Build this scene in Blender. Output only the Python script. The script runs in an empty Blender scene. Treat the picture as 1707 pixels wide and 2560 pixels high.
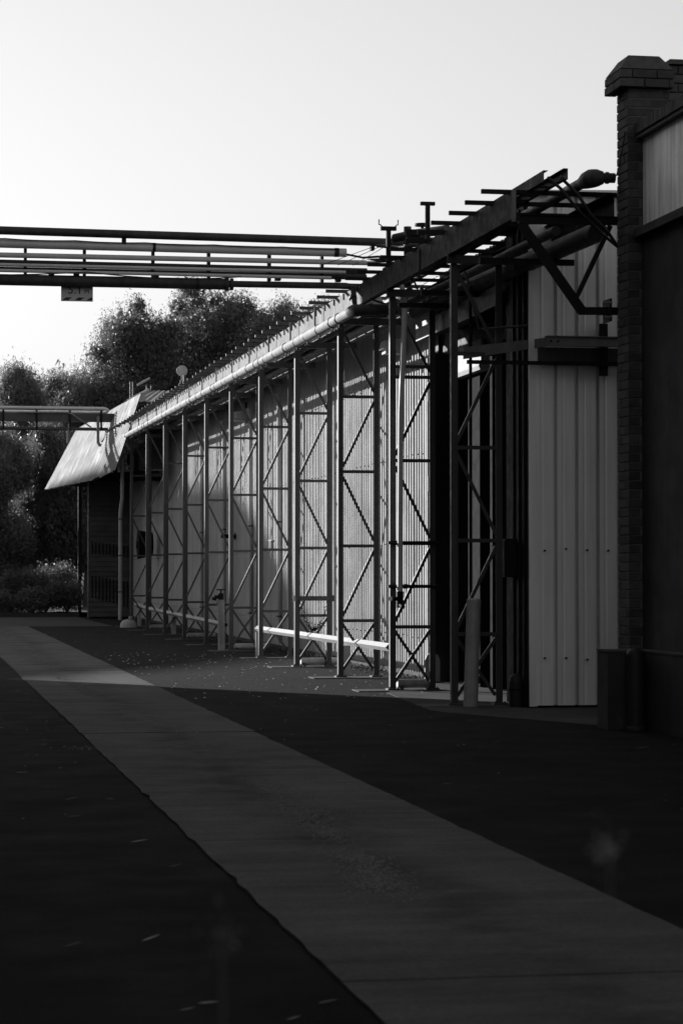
import bpy, math, random
import numpy as np
from mathutils import Vector, Matrix

random.seed(7)
RNG = np.random.default_rng(11)
scene = bpy.context.scene
COL = scene.collection

# ------------------------------------------------------------------ camera
cam_d = bpy.data.cameras.new("camera")
cam = bpy.data.objects.new("camera", cam_d)
COL.objects.link(cam)
cam_d.sensor_fit = 'VERTICAL'
cam_d.sensor_height = 36.0
cam_d.sensor_width = 24.0
cam_d.lens = 85.0
cam_d.clip_start = 0.1
cam_d.clip_end = 3000.0
cam.location = (0, 0, 1.45)
cam.rotation_mode = 'XYZ'
cam.rotation_euler = (math.radians(90 + 1.434), 0, math.radians(-10.05))
cam_d.dof.use_dof = True
cam_d.dof.focus_distance = 34.0
cam_d.dof.aperture_fstop = 6.3
scene.camera = cam

# ------------------------------------------------------------------ sky, sun, exposure
SUN_TO = Vector((-1.0, 1.30, 0.39)).normalized()      # direction towards the sun
SUN_EL = math.asin(SUN_TO.z)
SUN_AZ = math.atan2(SUN_TO.x, SUN_TO.y)               # clockwise from +Y
world = bpy.data.worlds.new("World")
scene.world = world
world.use_nodes = True
nt = world.node_tree
nt.nodes.clear()
sky = nt.nodes.new("ShaderNodeTexSky")
sky.sky_type = 'NISHITA'
sky.sun_disc = False
sky.sun_elevation = SUN_EL
sky.sun_rotation = SUN_AZ
sky.air_density = 2.4
sky.dust_density = 0.6
sky.ozone_density = 1.0
bw = nt.nodes.new("ShaderNodeRGBToBW")                 # the photograph is black and white
bg = nt.nodes.new("ShaderNodeBackground")
bg.inputs[1].default_value = 0.08
wo = nt.nodes.new("ShaderNodeOutputWorld")
nt.links.new(sky.outputs[0], bw.inputs[0])
nt.links.new(bw.outputs[0], bg.inputs[0])
nt.links.new(bg.outputs[0], wo.inputs[0])

sun_d = bpy.data.lights.new("sun", 'SUN')
sun_d.energy = 5.0
sun_d.angle = math.radians(0.55)
sun_d.color = (1, 1, 1)
sun = bpy.data.objects.new("sun", sun_d)
COL.objects.link(sun)
sun.rotation_euler = (-SUN_TO).to_track_quat('-Z', 'Y').to_euler()
sun.location = (-40, 50, 30)

vs = scene.view_settings
scene.display_settings.display_device = 'sRGB'
vs.view_transform = 'Standard'
vs.look = 'None'
vs.exposure = 1.06
vs.gamma = 1.0
vs.use_curve_mapping = False
scene.render.engine = 'CYCLES'
scene.cycles.use_denoising = True
scene.cycles.max_bounces = 6
scene.cycles.diffuse_bounces = 4
scene.cycles.transparent_max_bounces = 4

# ------------------------------------------------------------------ materials (all grey: the photograph has no colour)
def mat(name, base, rough=0.6, spec=0.4, var=0.25, scale=3.0, streak=0.0, bump=0.0, bscale=40.0,
        metal=0.0, fine=0.0, fscale=60.0, objvar=0.0, dirt=0.0, translucent=0.0, band=0.0):
    m = bpy.data.materials.new(name)
    m.use_nodes = True
    n = m.node_tree.nodes
    l = m.node_tree.links
    n.clear()
    out = n.new("ShaderNodeOutputMaterial")
    p = n.new("ShaderNodeBsdfPrincipled")
    p.inputs["Metallic"].default_value = metal
    p.inputs["Specular IOR Level"].default_value = spec
    tc = n.new("ShaderNodeNewGeometry")
    pos = tc.outputs["Position"]

    def noise(sc, vec, det=5.0, rgh=0.6):
        t = n.new("ShaderNodeTexNoise")
        t.inputs["Scale"].default_value = sc
        t.inputs["Detail"].default_value = det
        t.inputs["Roughness"].default_value = rgh
        l.new(vec, t.inputs["Vector"])
        return t.outputs[0]

    def math_(op, a, b, clamp=False):
        t = n.new("ShaderNodeMath")
        t.operation = op
        t.use_clamp = clamp
        for i, v in enumerate((a, b)):
            if isinstance(v, (int, float)):
                t.inputs[i].default_value = v
            else:
                l.new(v, t.inputs[i])
        return t.outputs[0]

    def ramp(v, a, b, c, d):
        t = n.new("ShaderNodeMapRange")
        l.new(v, t.inputs[0])
        for i, q in enumerate((a, b, c, d)):
            t.inputs[i + 1].default_value = q
        return t.outputs[0]

    val = ramp(noise(scale, pos), 0.25, 0.75, 1 - var, 1 + var)
    if fine:
        val = math_('MULTIPLY', val, ramp(noise(fscale, pos, 3.0, 0.7), 0.3, 0.7, 1 - fine, 1 + fine))
    if streak:
        mp = n.new("ShaderNodeMapping")
        mp.inputs["Scale"].default_value = (9, 9, 0.45)
        l.new(pos, mp.inputs[0])
        val = math_('MULTIPLY', val, ramp(noise(1.6, mp.outputs[0], 6.0, 0.7), 0.38, 0.68, 1 + 0.3 * streak, 1 - streak))
    if dirt:
        val = math_('MULTIPLY', val, ramp(noise(scale * 0.35, pos, 8.0, 0.75), 0.52, 0.7, 1.0, 1 - dirt))
    if band:          # dark stain that follows the crumbled middle of the path
        sx = n.new("ShaderNodeSeparateXYZ")
        l.new(pos, sx.inputs[0])
        wob = math_('MULTIPLY', math_('SUBTRACT', noise(0.35, pos, 3.0), 0.5), 0.9)
        dx = math_('ABSOLUTE', math_('SUBTRACT', math_('ADD', sx.outputs[0], wob), 2.24), 0.0)
        near = ramp(dx, 0.05, 0.42, 1.0, 0.0)
        near = math_('MULTIPLY', near, ramp(noise(2.5, pos, 6.0, 0.7), 0.35, 0.6, 0.0, 1.0), True)
        val = math_('MULTIPLY', val, math_('SUBTRACT', 1.0, math_('MULTIPLY', near, band)))
        mp2 = n.new("ShaderNodeMapping")
        mp2.inputs["Scale"].default_value = (0.7, 5.0, 1.0)
        l.new(pos, mp2.inputs[0])
        val = math_('MULTIPLY', val, ramp(noise(1.3, mp2.outputs[0], 7.0, 0.7), 0.3, 0.7, 0.78, 1.22))
    if objvar:
        oi = n.new("ShaderNodeObjectInfo")
        val = math_('MULTIPLY', val, ramp(oi.outputs["Random"], 0, 1, 1 - objvar, 1 + objvar))
    val = math_('MULTIPLY', val, base, True)
    cmb = n.new("ShaderNodeCombineColor")
    for i in range(3):
        l.new(val, cmb.inputs[i])
    l.new(cmb.outputs[0], p.inputs["Base Color"])
    l.new(ramp(noise(scale * 2.3, pos), 0.3, 0.7, max(0.05, rough - 0.12), min(1.0, rough + 0.12)), p.inputs["Roughness"])
    if bump:
        b = n.new("ShaderNodeBump")
        b.inputs["Strength"].default_value = bump
        b.inputs["Distance"].default_value = 0.01
        l.new(noise(bscale, pos, 6.0, 0.7), b.inputs["Height"])
        l.new(b.outputs[0], p.inputs["Normal"])
    surf = p.outputs[0]
    if translucent:
        tr = n.new("ShaderNodeBsdfTranslucent")
        l.new(cmb.outputs[0], tr.inputs[0])
        mx = n.new("ShaderNodeMixShader")
        mx.inputs[0].default_value = translucent
        l.new(p.outputs[0], mx.inputs[1])
        l.new(tr.outputs[0], mx.inputs[2])
        surf = mx.outputs[0]
    l.new(surf, out.inputs[0])
    return m

M = {}
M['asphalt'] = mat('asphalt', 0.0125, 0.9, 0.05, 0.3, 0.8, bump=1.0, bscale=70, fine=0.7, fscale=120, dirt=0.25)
M['concrete'] = mat('worn_concrete', 0.095, 0.85, 0.06, 0.25, 0.9, bump=0.5, bscale=50, fine=0.22, fscale=45, dirt=0.35, band=0.45)
M['concrete_dark'] = mat('dirty_concrete', 0.05, 0.85, 0.1, 0.3, 1.2, bump=0.4, bscale=60, fine=0.2, fscale=70, dirt=0.4)
M['aggregate'] = mat('loose_aggregate', 0.17, 0.9, 0.1, 0.4, 30.0)
M['wallsheet'] = mat('painted_wall_sheet', 0.38, 0.45, 0.35, 0.10, 1.2, streak=0.22, objvar=0.07, dirt=0.12)
M['annexsheet'] = mat('painted_annex_sheet', 0.82, 0.5, 0.4, 0.08, 0.9, streak=0.12, dirt=0.1)
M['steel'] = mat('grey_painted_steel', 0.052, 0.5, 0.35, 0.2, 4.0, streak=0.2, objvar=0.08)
M['steel_dark'] = mat('dark_painted_steel', 0.014, 0.65, 0.12, 0.25, 4.0, streak=0.2)
M['galv'] = mat('galvanised_steel', 0.19, 0.8, 0.08, 0.18, 5.0, streak=0.3, metal=0.0)
M['lag'] = mat('pipe_lagging', 0.24, 0.75, 0.12, 0.3, 9.0, fine=0.14, dirt=0.4)
M['pipe_grey'] = mat('grey_pipe', 0.52, 0.5, 0.4, 0.12, 3.0)
M['pipe_dark'] = mat('rusty_dark_pipe', 0.045, 0.6, 0.3, 0.3, 5.0, streak=0.3)
M['white'] = mat('white_paint', 0.34, 0.7, 0.15, 0.1, 4.0, dirt=0.25)
M['offwhite'] = mat('aged_white_paint', 0.36, 0.55, 0.35, 0.18, 5.0, streak=0.3, dirt=0.2)
M['brick'] = mat('dark_brick', 0.06, 0.85, 0.25, 0.3, 14.0, fine=0.2, fscale=90, objvar=0.35, bump=0.5, bscale=90)
M['mortar'] = mat('mortar', 0.11, 0.9, 0.2, 0.25, 20.0, bump=0.4)
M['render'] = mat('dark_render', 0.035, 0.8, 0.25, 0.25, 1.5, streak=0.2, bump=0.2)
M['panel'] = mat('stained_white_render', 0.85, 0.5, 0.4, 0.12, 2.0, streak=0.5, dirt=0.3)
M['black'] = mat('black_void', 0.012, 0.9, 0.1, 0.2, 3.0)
M['void'] = mat('doorway_shade_black', 0.014, 0.95, 0.03, 0.2, 3.0)  # near-black holds the doorway's shade in its colour; also the fan's black
M['railpaint'] = mat('grey_rail_paint', 0.17, 0.6, 0.3, 0.2, 6.0, streak=0.15)
M['rubber'] = mat('black_rubber', 0.02, 0.6, 0.3, 0.2, 6.0)
M['roofsheet'] = mat('faded_roof_sheet', 0.175, 0.75, 0.15, 0.10, 0.8, streak=0.15, dirt=0.2)
M['board'] = mat('dark_weatherboard', 0.08, 0.75, 0.25, 0.25, 2.5, objvar=0.15)
M['leaf'] = mat('tree_leaf', 0.12, 0.45, 0.5, 0.6, 0.5, translucent=0.4)
M['leaf_light'] = mat('pale_tree_leaf', 0.22, 0.45, 0.5, 0.5, 0.9, translucent=0.4)
M['bark'] = mat('tree_bark', 0.06, 0.9, 0.2, 0.35, 8.0, bump=0.6, bscale=20)
M['grass'] = mat('verge_grass', 0.07, 0.8, 0.2, 0.4, 1.5, bump=0.6, bscale=30, fine=0.3)
M['deadleaf'] = mat('fallen_leaf', 0.13, 0.6, 0.4, 0.3, 20.0, objvar=0.3)
M['litter'] = mat('pale_litter', 0.42, 0.7, 0.3, 0.4, 9.0)
M['signface'] = mat('sign_face', 0.45, 0.5, 0.4, 0.12, 6.0)
M['signblack'] = mat('sign_black', 0.015, 0.5, 0.3, 0.1, 6.0)
M['glass'] = mat('window_glass', 0.03, 0.1, 0.5, 0.05, 1.0)
M['leftwall'] = mat('left_building_wall', 0.10, 0.85, 0.2, 0.2, 1.0, streak=0.2)

# ------------------------------------------------------------------ mesh helpers
class MB:
    def __init__(s):
        s.v, s.f, s.sm = [], [], []

    def add(s, vs_, fs_, smooth=False):
        o = len(s.v)
        s.v += [tuple(v) for v in vs_]
        for f in fs_:
            s.f.append(tuple(i + o for i in f))
            s.sm.append(smooth)
        return s

    def box(s, x0, x1, y0, y1, z0, z1):
        return s.add([(x0, y0, z0), (x1, y0, z0), (x1, y1, z0), (x0, y1, z0),
                      (x0, y0, z1), (x1, y0, z1), (x1, y1, z1), (x0, y1, z1)],
                     [(0, 3, 2, 1), (4, 5, 6, 7), (0, 1, 5, 4), (1, 2, 6, 5), (2, 3, 7, 6), (3, 0, 4, 7)])

    def bar(s, p, q, w, h, up=(0, 0, 1)):
        p, q, up = Vector(p), Vector(q), Vector(up)
        d = (q - p).normalized()
        a = d.cross(up)
        if a.length < 1e-5:
            a = d.cross(Vector((0, 1, 0)))
        a.normalize()
        b = a.cross(d)
        vs_ = []
        for c in (p, q):
            for (i, j) in ((-1, -1), (1, -1), (1, 1), (-1, 1)):
                vs_.append(c + a * (i * w / 2) + b * (j * h / 2))
        return s.add(vs_, [(0, 1, 2, 3), (7, 6, 5, 4), (0, 4, 5, 1), (1, 5, 6, 2), (2, 6, 7, 3), (3, 7, 4, 0)])

    def tube(s, pts, r, n=12, caps=True):
        pts = [Vector(p) for p in pts]
        rings = []
        prev = None
        for i, p in enumerate(pts):
            if i == 0:
                d = pts[1] - pts[0]
            elif i == len(pts) - 1:
                d = pts[-1] - pts[-2]
            else:
                d = (pts[i + 1] - p).normalized() + (p - pts[i - 1]).normalized()
            d.normalize()
            if prev is None:
                a = d.cross(Vector((0, 0, 1)))
                if a.length < 1e-4:
                    a = d.cross(Vector((0, 1, 0)))
            else:
                a = prev - d * prev.dot(d)
            a.normalize()
            prev = a
            b = d.cross(a)
            rr = r[i] if isinstance(r, (list, tuple)) else r
            rings.append([p + (a * math.cos(t) + b * math.sin(t)) * rr
                          for t in [2 * math.pi * k / n for k in range(n)]])
        vs_ = [v for ring in rings for v in ring]
        fs_ = []
        for i in range(len(rings) - 1):
            for k in range(n):
                fs_.append((i * n + k, i * n + (k + 1) % n, (i + 1) * n + (k + 1) % n, (i + 1) * n + k))
        s.add(vs_, fs_, True)
        if caps:
            s.add(rings[0], [tuple(range(n))])
            s.add(rings[-1], [tuple(reversed(range(n)))])
        return s

    def lathe(s, prof, c=(0, 0, 0), n=20):
        vs_, fs_ = [], []
        for r, z in prof:
            for k in range(n):
                t = 2 * math.pi * k / n
                vs_.append((c[0] + r * math.cos(t), c[1] + r * math.sin(t), c[2] + z))
        for i in range(len(prof) - 1):
            for k in range(n):
                fs_.append((i * n + k, i * n + (k + 1) % n, (i + 1) * n + (k + 1) % n, (i + 1) * n + k))
        return s.add(vs_, fs_, True)

    def prism(s, poly, axis, a, b):
        """poly: list of 2D points; extruded along axis ('x','y','z') from a to b"""
        def mk(u, v, w):
            return {'x': (w, u, v), 'y': (u, w, v), 'z': (u, v, w)}[axis]
        n = len(poly)
        vs_ = [mk(u, v, a) for u, v in poly] + [mk(u, v, b) for u, v in poly]
        fs_ = [tuple(range(n)), tuple(reversed(range(n, 2 * n)))]
        fs_ += [(i, i + n, (i + 1) % n + n, (i + 1) % n) for i in range(n)]
        return s.add(vs_, fs_)

    def mesh(s, name):
        me = bpy.data.meshes.new(name)
        me.from_pydata(s.v, [], s.f)
        me.polygons.foreach_set('use_smooth', s.sm)
        me.update()
        return me

def fixn(me):
    import bmesh
    b = bmesh.new()
    b.from_mesh(me)
    bmesh.ops.recalc_face_normals(b, faces=b.faces)
    b.to_mesh(me)
    b.free()
    return me

def ob(name, me, m, parent=None, label=None, cat=None, group=None, kind=None, loc=None, rot=None, scale=None):
    if isinstance(me, MB):
        me = fixn(me.mesh(name))
    o = bpy.data.objects.new(name, me)
    if m is not None and not me.materials:
        me.materials.append(M[m] if isinstance(m, str) else m)
    COL.objects.link(o)
    if parent is not None:
        o.parent = parent
    if loc is not None:
        o.location = loc
    if rot is not None:
        o.rotation_euler = rot
    if scale is not None:
        o.scale = scale
    if label:
        o['label'] = label
    if cat:
        o['category'] = cat
    if group:
        o['group'] = group
    if kind:
        o['kind'] = kind
    return o

def empty(name, loc, label, cat, group=None, rot=None):
    o = bpy.data.objects.new(name, None)
    COL.objects.link(o)
    o.location = loc
    o.empty_display_size = 0.2
    if rot:
        o.rotation_euler = rot
    o['label'] = label
    o['category'] = cat
    if group:
        o['group'] = group
    return o

def B(*a):
    return MB().box(*a)

# ------------------------------------------------------------------ setting: ground
def grid_sheet(x0, x1, y0, y1, z, nx, ny, amp=0.0):
    xs = np.linspace(x0, x1, nx)
    ys = np.linspace(y0, y1, ny)
    vs_ = [(x, y, z + (random.uniform(-amp, amp) if amp else 0)) for y in ys for x in xs]
    fs_ = [(j * nx + i, j * nx + i + 1, (j + 1) * nx + i + 1, (j + 1) * nx + i) for j in range(ny - 1) for i in range(nx - 1)]
    m_ = MB()
    m_.add(vs_, fs_)
    return m_

ob('ground', grid_sheet(-1500, 1500, -1500, 1500, -0.03, 2, 2), 'grass', kind='structure')
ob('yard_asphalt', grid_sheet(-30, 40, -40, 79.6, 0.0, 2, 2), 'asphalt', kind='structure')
kerb = ob('kerb', B(-30, 5.4, 79.6, 79.85, -0.02, 0.12), 'concrete_dark', kind='structure')
# cross slab at the far end of the yard
ob('yard_cross_slab', B(-14, 5.3, 65.2, 78.9, -0.02, 0.008), 'concrete_dark', kind='structure')

# concrete wheel strip: two columns of slabs
strip = bpy.data.objects.new('concrete_path', None)
COL.objects.link(strip)
strip['kind'] = 'structure'
def slab(x0, x1, y0, y1, outer, zt):
    """slab with a ragged outer edge; outer = -1 left edge ragged, 1 right edge ragged"""
    n = max(2, int((y1 - y0) / 0.22))
    ys = [y0 + (y1 - y0) * i / n for i in range(n + 1)]
    pl, pr = [], []
    for y in ys:
        bite = lambda: (random.random() < .06) * random.uniform(.005, .022)
        pl.append((x0 + random.gauss(0, .004) + bite(), y))
        pr.append((x1 + random.gauss(0, .004) - bite(), y))
    m_ = MB()
    n1 = len(ys)
    vs_ = [(x, y, zt) for x, y in pl] + [(x, y, zt) for x, y in pr] + [(x, y, -0.02) for x, y in pl] + [(x, y, -0.02) for x, y in pr]
    fs_ = []
    for i in range(n):
        fs_.append((i, n1 + i, n1 + i + 1, i + 1))
        fs_.append((i, i + 1, 2 * n1 + i + 1, 2 * n1 + i))
        fs_.append((n1 + i + 1, n1 + i, 3 * n1 + i, 3 * n1 + i + 1))
    fs_.append((0, 2 * n1, 3 * n1, n1))
    fs_.append((n, n1 + n, 3 * n1 + n, 2 * n1 + n))
    m_.add(vs_, fs_)
    return m_
yj = [2.0, 8.4, 12.9, 17.38, 21.7, 26.2, 30.9, 35.6, 40.4, 45.3, 50.2, 55.2, 60.2, 65.18]
for a, b in zip(yj[:-1], yj[1:]):
    dz = random.uniform(-0.003, 0.003)
    fl = 0.0
    ob('concrete_slab', slab(1.49, 3.05, a + .011, b - .011, 0, 0.014 + dz), 'concrete', strip)

# crumbled aggregate along the middle joint
def scatter_stones(name, pts, sizes, m, **kw):
    base = np.array([(-1, -1, 0), (1, -1, 0), (1, 1, 0), (-1, 1, 0), (0, 0, 1.0)], float)
    n = len(pts)
    ang = RNG.uniform(0, 6.28, n)
    c, s_ = np.cos(ang), np.sin(ang)
    sx = sizes * RNG.uniform(0.6, 1.2, n)
    sy = sizes * RNG.uniform(0.6, 1.2, n)
    sz = sizes * RNG.uniform(0.4, 0.9, n)
    V = np.zeros((n, 5, 3))
    bx = base[:, 0][None] * sx[:, None]
    by = base[:, 1][None] * sy[:, None]
    V[:, :, 0] = bx * c[:, None] - by * s_[:, None] + pts[:, 0][:, None]
    V[:, :, 1] = bx * s_[:, None] + by * c[:, None] + pts[:, 1][:, None]
    V[:, :, 2] = base[:, 2][None] * sz[:, None] + pts[:, 2][:, None]
    F = np.array([(0, 1, 4), (1, 2, 4), (2, 3, 4), (3, 0, 4)])[None] + (np.arange(n) * 5)[:, None, None]
    me = bpy.data.meshes.new(name)
    me.from_pydata(V.reshape(-1, 3).tolist(), [], F.reshape(-1, 3).tolist())
    return ob(name, me, m, **kw)

cx = [(9, 2.12), (11.4, 2.16), (14.1, 2.23), (16.5, 2.36), (20, 2.40), (24, 2.27), (30, 2.05), (37.7, 2.13), (45, 2.15), (60, 2.2)]
P = []
for (py, px, sy_, sx_, n_) in ((24.6, 2.22, .5, .07, 700), (23.0, 2.35, .4, .08, 600), (21.6, 2.45, .35, .07, 500), (20.2, 2.42, .18, .10, 600), (15.9, 2.36, .5, .07, 800),
                              (14.4, 2.30, .4, .09, 800), (13.4, 2.25, .35, .06, 500), (11.8, 2.20, .35, .07, 700), (11.0, 2.12, .25, .08, 500), (28.8, 2.1, .7, .06, 500),
                              (30.6, 2.05, .6, .07, 600), (33, 2.0, .8, .07, 500), (36, 2.05, 1.0, .07, 500), (40, 2.12, 1.3, .06, 500), (46, 2.12, 2, .06, 500), (54, 2.2, 3, .06, 400), (19.9, 1.95, .1, .28, 900)):
    for i in range(n_):
        P.append((random.gauss(px, sx_), random.gauss(py, sy_), 0.0155))
P = np.array(P)
scatter_stones('crumbled_aggregate', P, RNG.uniform(0.002, 0.0075, len(P)), 'aggregate',
               label='pale crumbled aggregate along the middle joint of the concrete path', cat='gravel', kind='stuff')
# grit and pale litter on the asphalt
P = np.stack([RNG.uniform(-1, 6.8, 420), RNG.uniform(12, 60, 420), np.full(420, 0.001)], 1)
scatter_stones('asphalt_grit', P, RNG.uniform(0.004, 0.010, len(P)), 'deadleaf',
               label='small pale grit scattered over the asphalt yard', cat='grit', kind='stuff')
P = np.stack([RNG.uniform(3.2, 6.9, 260), RNG.uniform(27.5, 44, 260), np.full(260, 0.001)], 1)
scatter_stones('leaf_litter', P, RNG.uniform(0.005, 0.018, len(P)), 'litter',
               label='pale leaf litter on the sunlit asphalt before the towers', cat='litter', kind='stuff')

# far hills are hidden by the trees; a low earth bank stands behind the kerb
bank = grid_sheet(-40, 60, 80, 140, 0.1, 30, 20, 0.25)
ob('verge_bank', bank, 'grass', kind='structure')

# ------------------------------------------------------------------ the long shed
WX = 6.95
shed = empty('corrugated_shed', (WX, 54, 0), 'long pale corrugated metal shed behind the row of lattice towers', 'shed')
def local(o, parent):
    """keep world-space mesh coordinates when parenting to an empty that is not at the origin"""
    o.matrix_parent_inverse = parent.matrix_basis.inverted()
    return o

def sheet_profile(n, pitch, depth, crest, slope, flip=False):
    """points (u, d): u along wall, d outwards"""
    pts = []
    for k in range(n):
        u = k * pitch
        pts += [(u, 0.0), (u + pitch - crest - 2 * slope, 0.0), (u + pitch - crest - slope, depth), (u + pitch - slope, depth)]
    pts.append((n * pitch, 0.0))
    return pts
def wall_sheet(n, pitch, depth, crest, slope, z0, z1):
    """sheet in the Y-Z plane facing -X, local origin at (0,0)"""
    pr = sheet_profile(n, pitch, depth, crest, slope)
    # overlap lip
    pr = pr + [(n * pitch + 0.012, -0.004)]
    m_ = MB()
    vs_ = [(-d, u, z0) for u, d in pr] + [(-d, u, z1) for u, d in pr] + [(-d + 0.003, u, z0) for u, d in pr] + [(-d + 0.003, u, z1) for u, d in pr]
    k = len(pr)
    fs_ = []
    for i in range(k - 1):
        fs_.append((i, i + k, i + k + 1, i + 1))
        fs_.append((2 * k + i, 2 * k + i + 1, 3 * k + i + 1, 3 * k + i))
    fs_ += [(0, 2 * k, 3 * k, k)]
    fs_ += [(k - 1, 2 * k - 1, 4 * k - 1, 3 * k - 1)]
    fs_ += [(i, i + 1, 2 * k + i + 1, 2 * k + i) for i in range(k - 1)]
    m_.add(vs_, fs_)
    return m_
N_RIB, PITCH = 4, 0.168
sheet_me = fixn(wall_sheet(N_RIB, PITCH, 0.026, 0.040, 0.022, 0.06, 5.26).mesh('cladding_sheet'))
sheet_me.materials.append(M['wallsheet'])
y = 31.85
screws = MB()
while y < 77.5:
    o = ob('cladding_sheet', sheet_me, None, shed, rot=(random.gauss(0, 0.0006), random.gauss(0, .0006), random.gauss(0, 0.004)),
           loc=(WX - shed.location.x + random.uniform(-.004, .004), y - shed.location.y, 0))
    for zz in (0.55, 1.86, 3.1, 4.3):
        for k in range(N_RIB):
            if k % 2 == 0:
                yy = y + k * PITCH + PITCH - 0.042
                zz2 = zz + random.uniform(-.015, .015)
                screws.box(WX - .034, WX - .02, yy - .008, yy + .008, zz2 - .008, zz2 + .008)
    y += N_RIB * PITCH
local(ob('sheet_screws', screws, 'steel_dark', shed, kind='stuff'), shed)
# backing wall, base slab, gutter, roof
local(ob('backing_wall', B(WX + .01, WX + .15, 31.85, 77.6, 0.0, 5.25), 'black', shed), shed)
local(ob('base_kerb', B(WX - .02, WX + .16, 31.85, 77.6, -0.02, 0.055), 'concrete_dark', shed), shed)
gut = MB().prism([(6.80, 5.265), (6.95, 5.265), (6.95, 5.36), (6.935, 5.36), (6.935, 5.28), (6.815, 5.28), (6.815, 5.35), (6.80, 5.35)], 'y', 31.0, 77.7)
local(ob('gutter', gut, 'white', shed), shed)
rf = MB()
prr = []
yy = 26.2
roof = MB()
pr = sheet_profile(int(51.5 / 0.19), 0.19, 0.03, 0.04, 0.03)
vs_ = [(6.86, 26.2 + u, 5.37 + d) for u, d in pr] + [(17, 26.2 + u, 6.9 + d) for u, d in pr]
k = len(pr)
roof.add(vs_, [(i, i + 1, i + 1 + k, i + k) for i in range(k - 1)])
local(ob('roof', roof, 'roofsheet', shed), shed)
roof2 = MB()
vs_ = [(17, 26.2, 6.9), (17, 77.7, 6.9), (27, 77.7, 5.0), (27, 26.2, 5.0)]
roof2.add(vs_, [(0, 1, 2, 3)])
local(ob('rear_roof', roof2, 'roofsheet', shed), shed)
local(ob('rear_wall', B(26.7, 26.9, 26.3, 77.6, 0, 5.0), 'wallsheet', shed), shed)
# doorway at the near end: dark recess with roller door, frame posts, threshold; its shade put in as near-black colour
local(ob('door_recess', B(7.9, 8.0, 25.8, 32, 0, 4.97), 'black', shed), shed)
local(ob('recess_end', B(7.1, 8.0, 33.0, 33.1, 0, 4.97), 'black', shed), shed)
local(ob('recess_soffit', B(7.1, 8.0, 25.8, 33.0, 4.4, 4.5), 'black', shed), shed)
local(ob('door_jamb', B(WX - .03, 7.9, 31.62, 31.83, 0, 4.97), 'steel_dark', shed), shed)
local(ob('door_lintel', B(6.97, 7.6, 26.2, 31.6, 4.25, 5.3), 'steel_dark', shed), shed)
roller = bpy.data.objects.new('roller_door', None)
COL.objects.link(roller)
roller.parent = shed
local(roller, shed)
slat = MB()
prf = [(0.0, 0.0), (0.012, 0.02), (0.03, 0.035), (0.055, 0.04), (0.08, 0.035), (0.098, 0.02), (0.11, 0.0)]
kk = len(prf)
vs_ = [(-d, 0, h) for h, d in prf] + [(-d, 1.9, h) for h, d in prf]
slat.add(vs_, [(i, i + 1, i + 1 + kk, i + kk) for i in range(kk - 1)], True)
slat_me = fixn(slat.mesh('slat'))
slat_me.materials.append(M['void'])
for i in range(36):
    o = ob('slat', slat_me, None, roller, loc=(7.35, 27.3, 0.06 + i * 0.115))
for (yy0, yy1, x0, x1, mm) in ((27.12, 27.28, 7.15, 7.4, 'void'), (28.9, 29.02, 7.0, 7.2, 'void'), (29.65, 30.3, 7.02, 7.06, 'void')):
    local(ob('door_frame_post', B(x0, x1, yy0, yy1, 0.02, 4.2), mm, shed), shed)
# white sunlit fascia box above the door and rolled end of the canopy
fas = MB().prism([(6.93, 4.07), (6.90, 4.02), (6.92, 3.97), (7.05, 3.97), (7.05, 4.36), (6.93, 4.36)], 'y', 29.2, 30.72)
local(ob('door_fascia', fas, 'white', shed), shed)
# door leaf folded open, white strips put in for the sunlight on its edges
leaf = empty('door_leaf', (6.95, 31.45, 0), 'tall dark door leaf folded open beside the second tower, sunlight on its edge put in as white strips', 'door')
local(ob('leaf_panel', B(6.80, 7.08, 31.28, 31.36, 0.12, 4.35), 'steel_dark', leaf), leaf)
local(ob('lit_edge_strip', B(6.775, 6.797, 31.27, 31.37, 0.12, 4.3), 'white', leaf), leaf)
local(ob('lit_edge_strip', B(6.72, 6.745, 31.40, 31.46, 0.2, 4.3), 'white', leaf), leaf)
local(ob('hinge', B(6.70, 6.80, 31.24, 31.27, 2.52, 2.72), 'steel_dark', leaf), leaf)
local(ob('hinge', B(6.70, 6.80, 31.24, 31.27, 3.72, 3.95), 'steel_dark', leaf), leaf)
local(ob('hinge', B(6.70, 6.80, 31.24, 31.27, 0.30, 0.55), 'steel_dark', leaf), leaf)
local(ob('leaf_foot', B(6.78, 7.06, 31.29, 31.35, 0.0, 0.12), 'steel_dark', leaf), leaf)
# canopy above the door: louvred underside and front flashing
can = empty('door_canopy', (6.7, 28.5, 4.4), 'dark sloping door canopy with slatted underside between the first two towers', 'canopy')
cf = MB().add([(6.40, 26.2, 4.66), (6.40, 30.6, 4.66), (6.40, 30.6, 4.44), (6.40, 26.2, 4.44),
               (6.42, 26.2, 4.66), (6.42, 30.6, 4.66), (6.42, 30.6, 4.44), (6.42, 26.2, 4.44)],
              [(0, 1, 2, 3), (4, 7, 6, 5), (0, 4, 5, 1), (3, 2, 6, 7), (0, 3, 7, 4), (1, 5, 6, 2)])
local(ob('flashing', cf, 'steel', can), can)
for i in range(22):
    yy = 26.3 + i * 0.2
    local(ob('slat', MB().bar((6.43, yy, 4.47), (6.97, yy, 4.62), 0.05, 0.03), 'steel_dark', can), can)
local(ob('canopy_sheet', MB().bar((6.44, 28.4, 4.56), (6.97, 28.4, 4.72), 4.4, 0.02, up=(0, 0, 1)), 'steel_dark', can), can)

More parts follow.
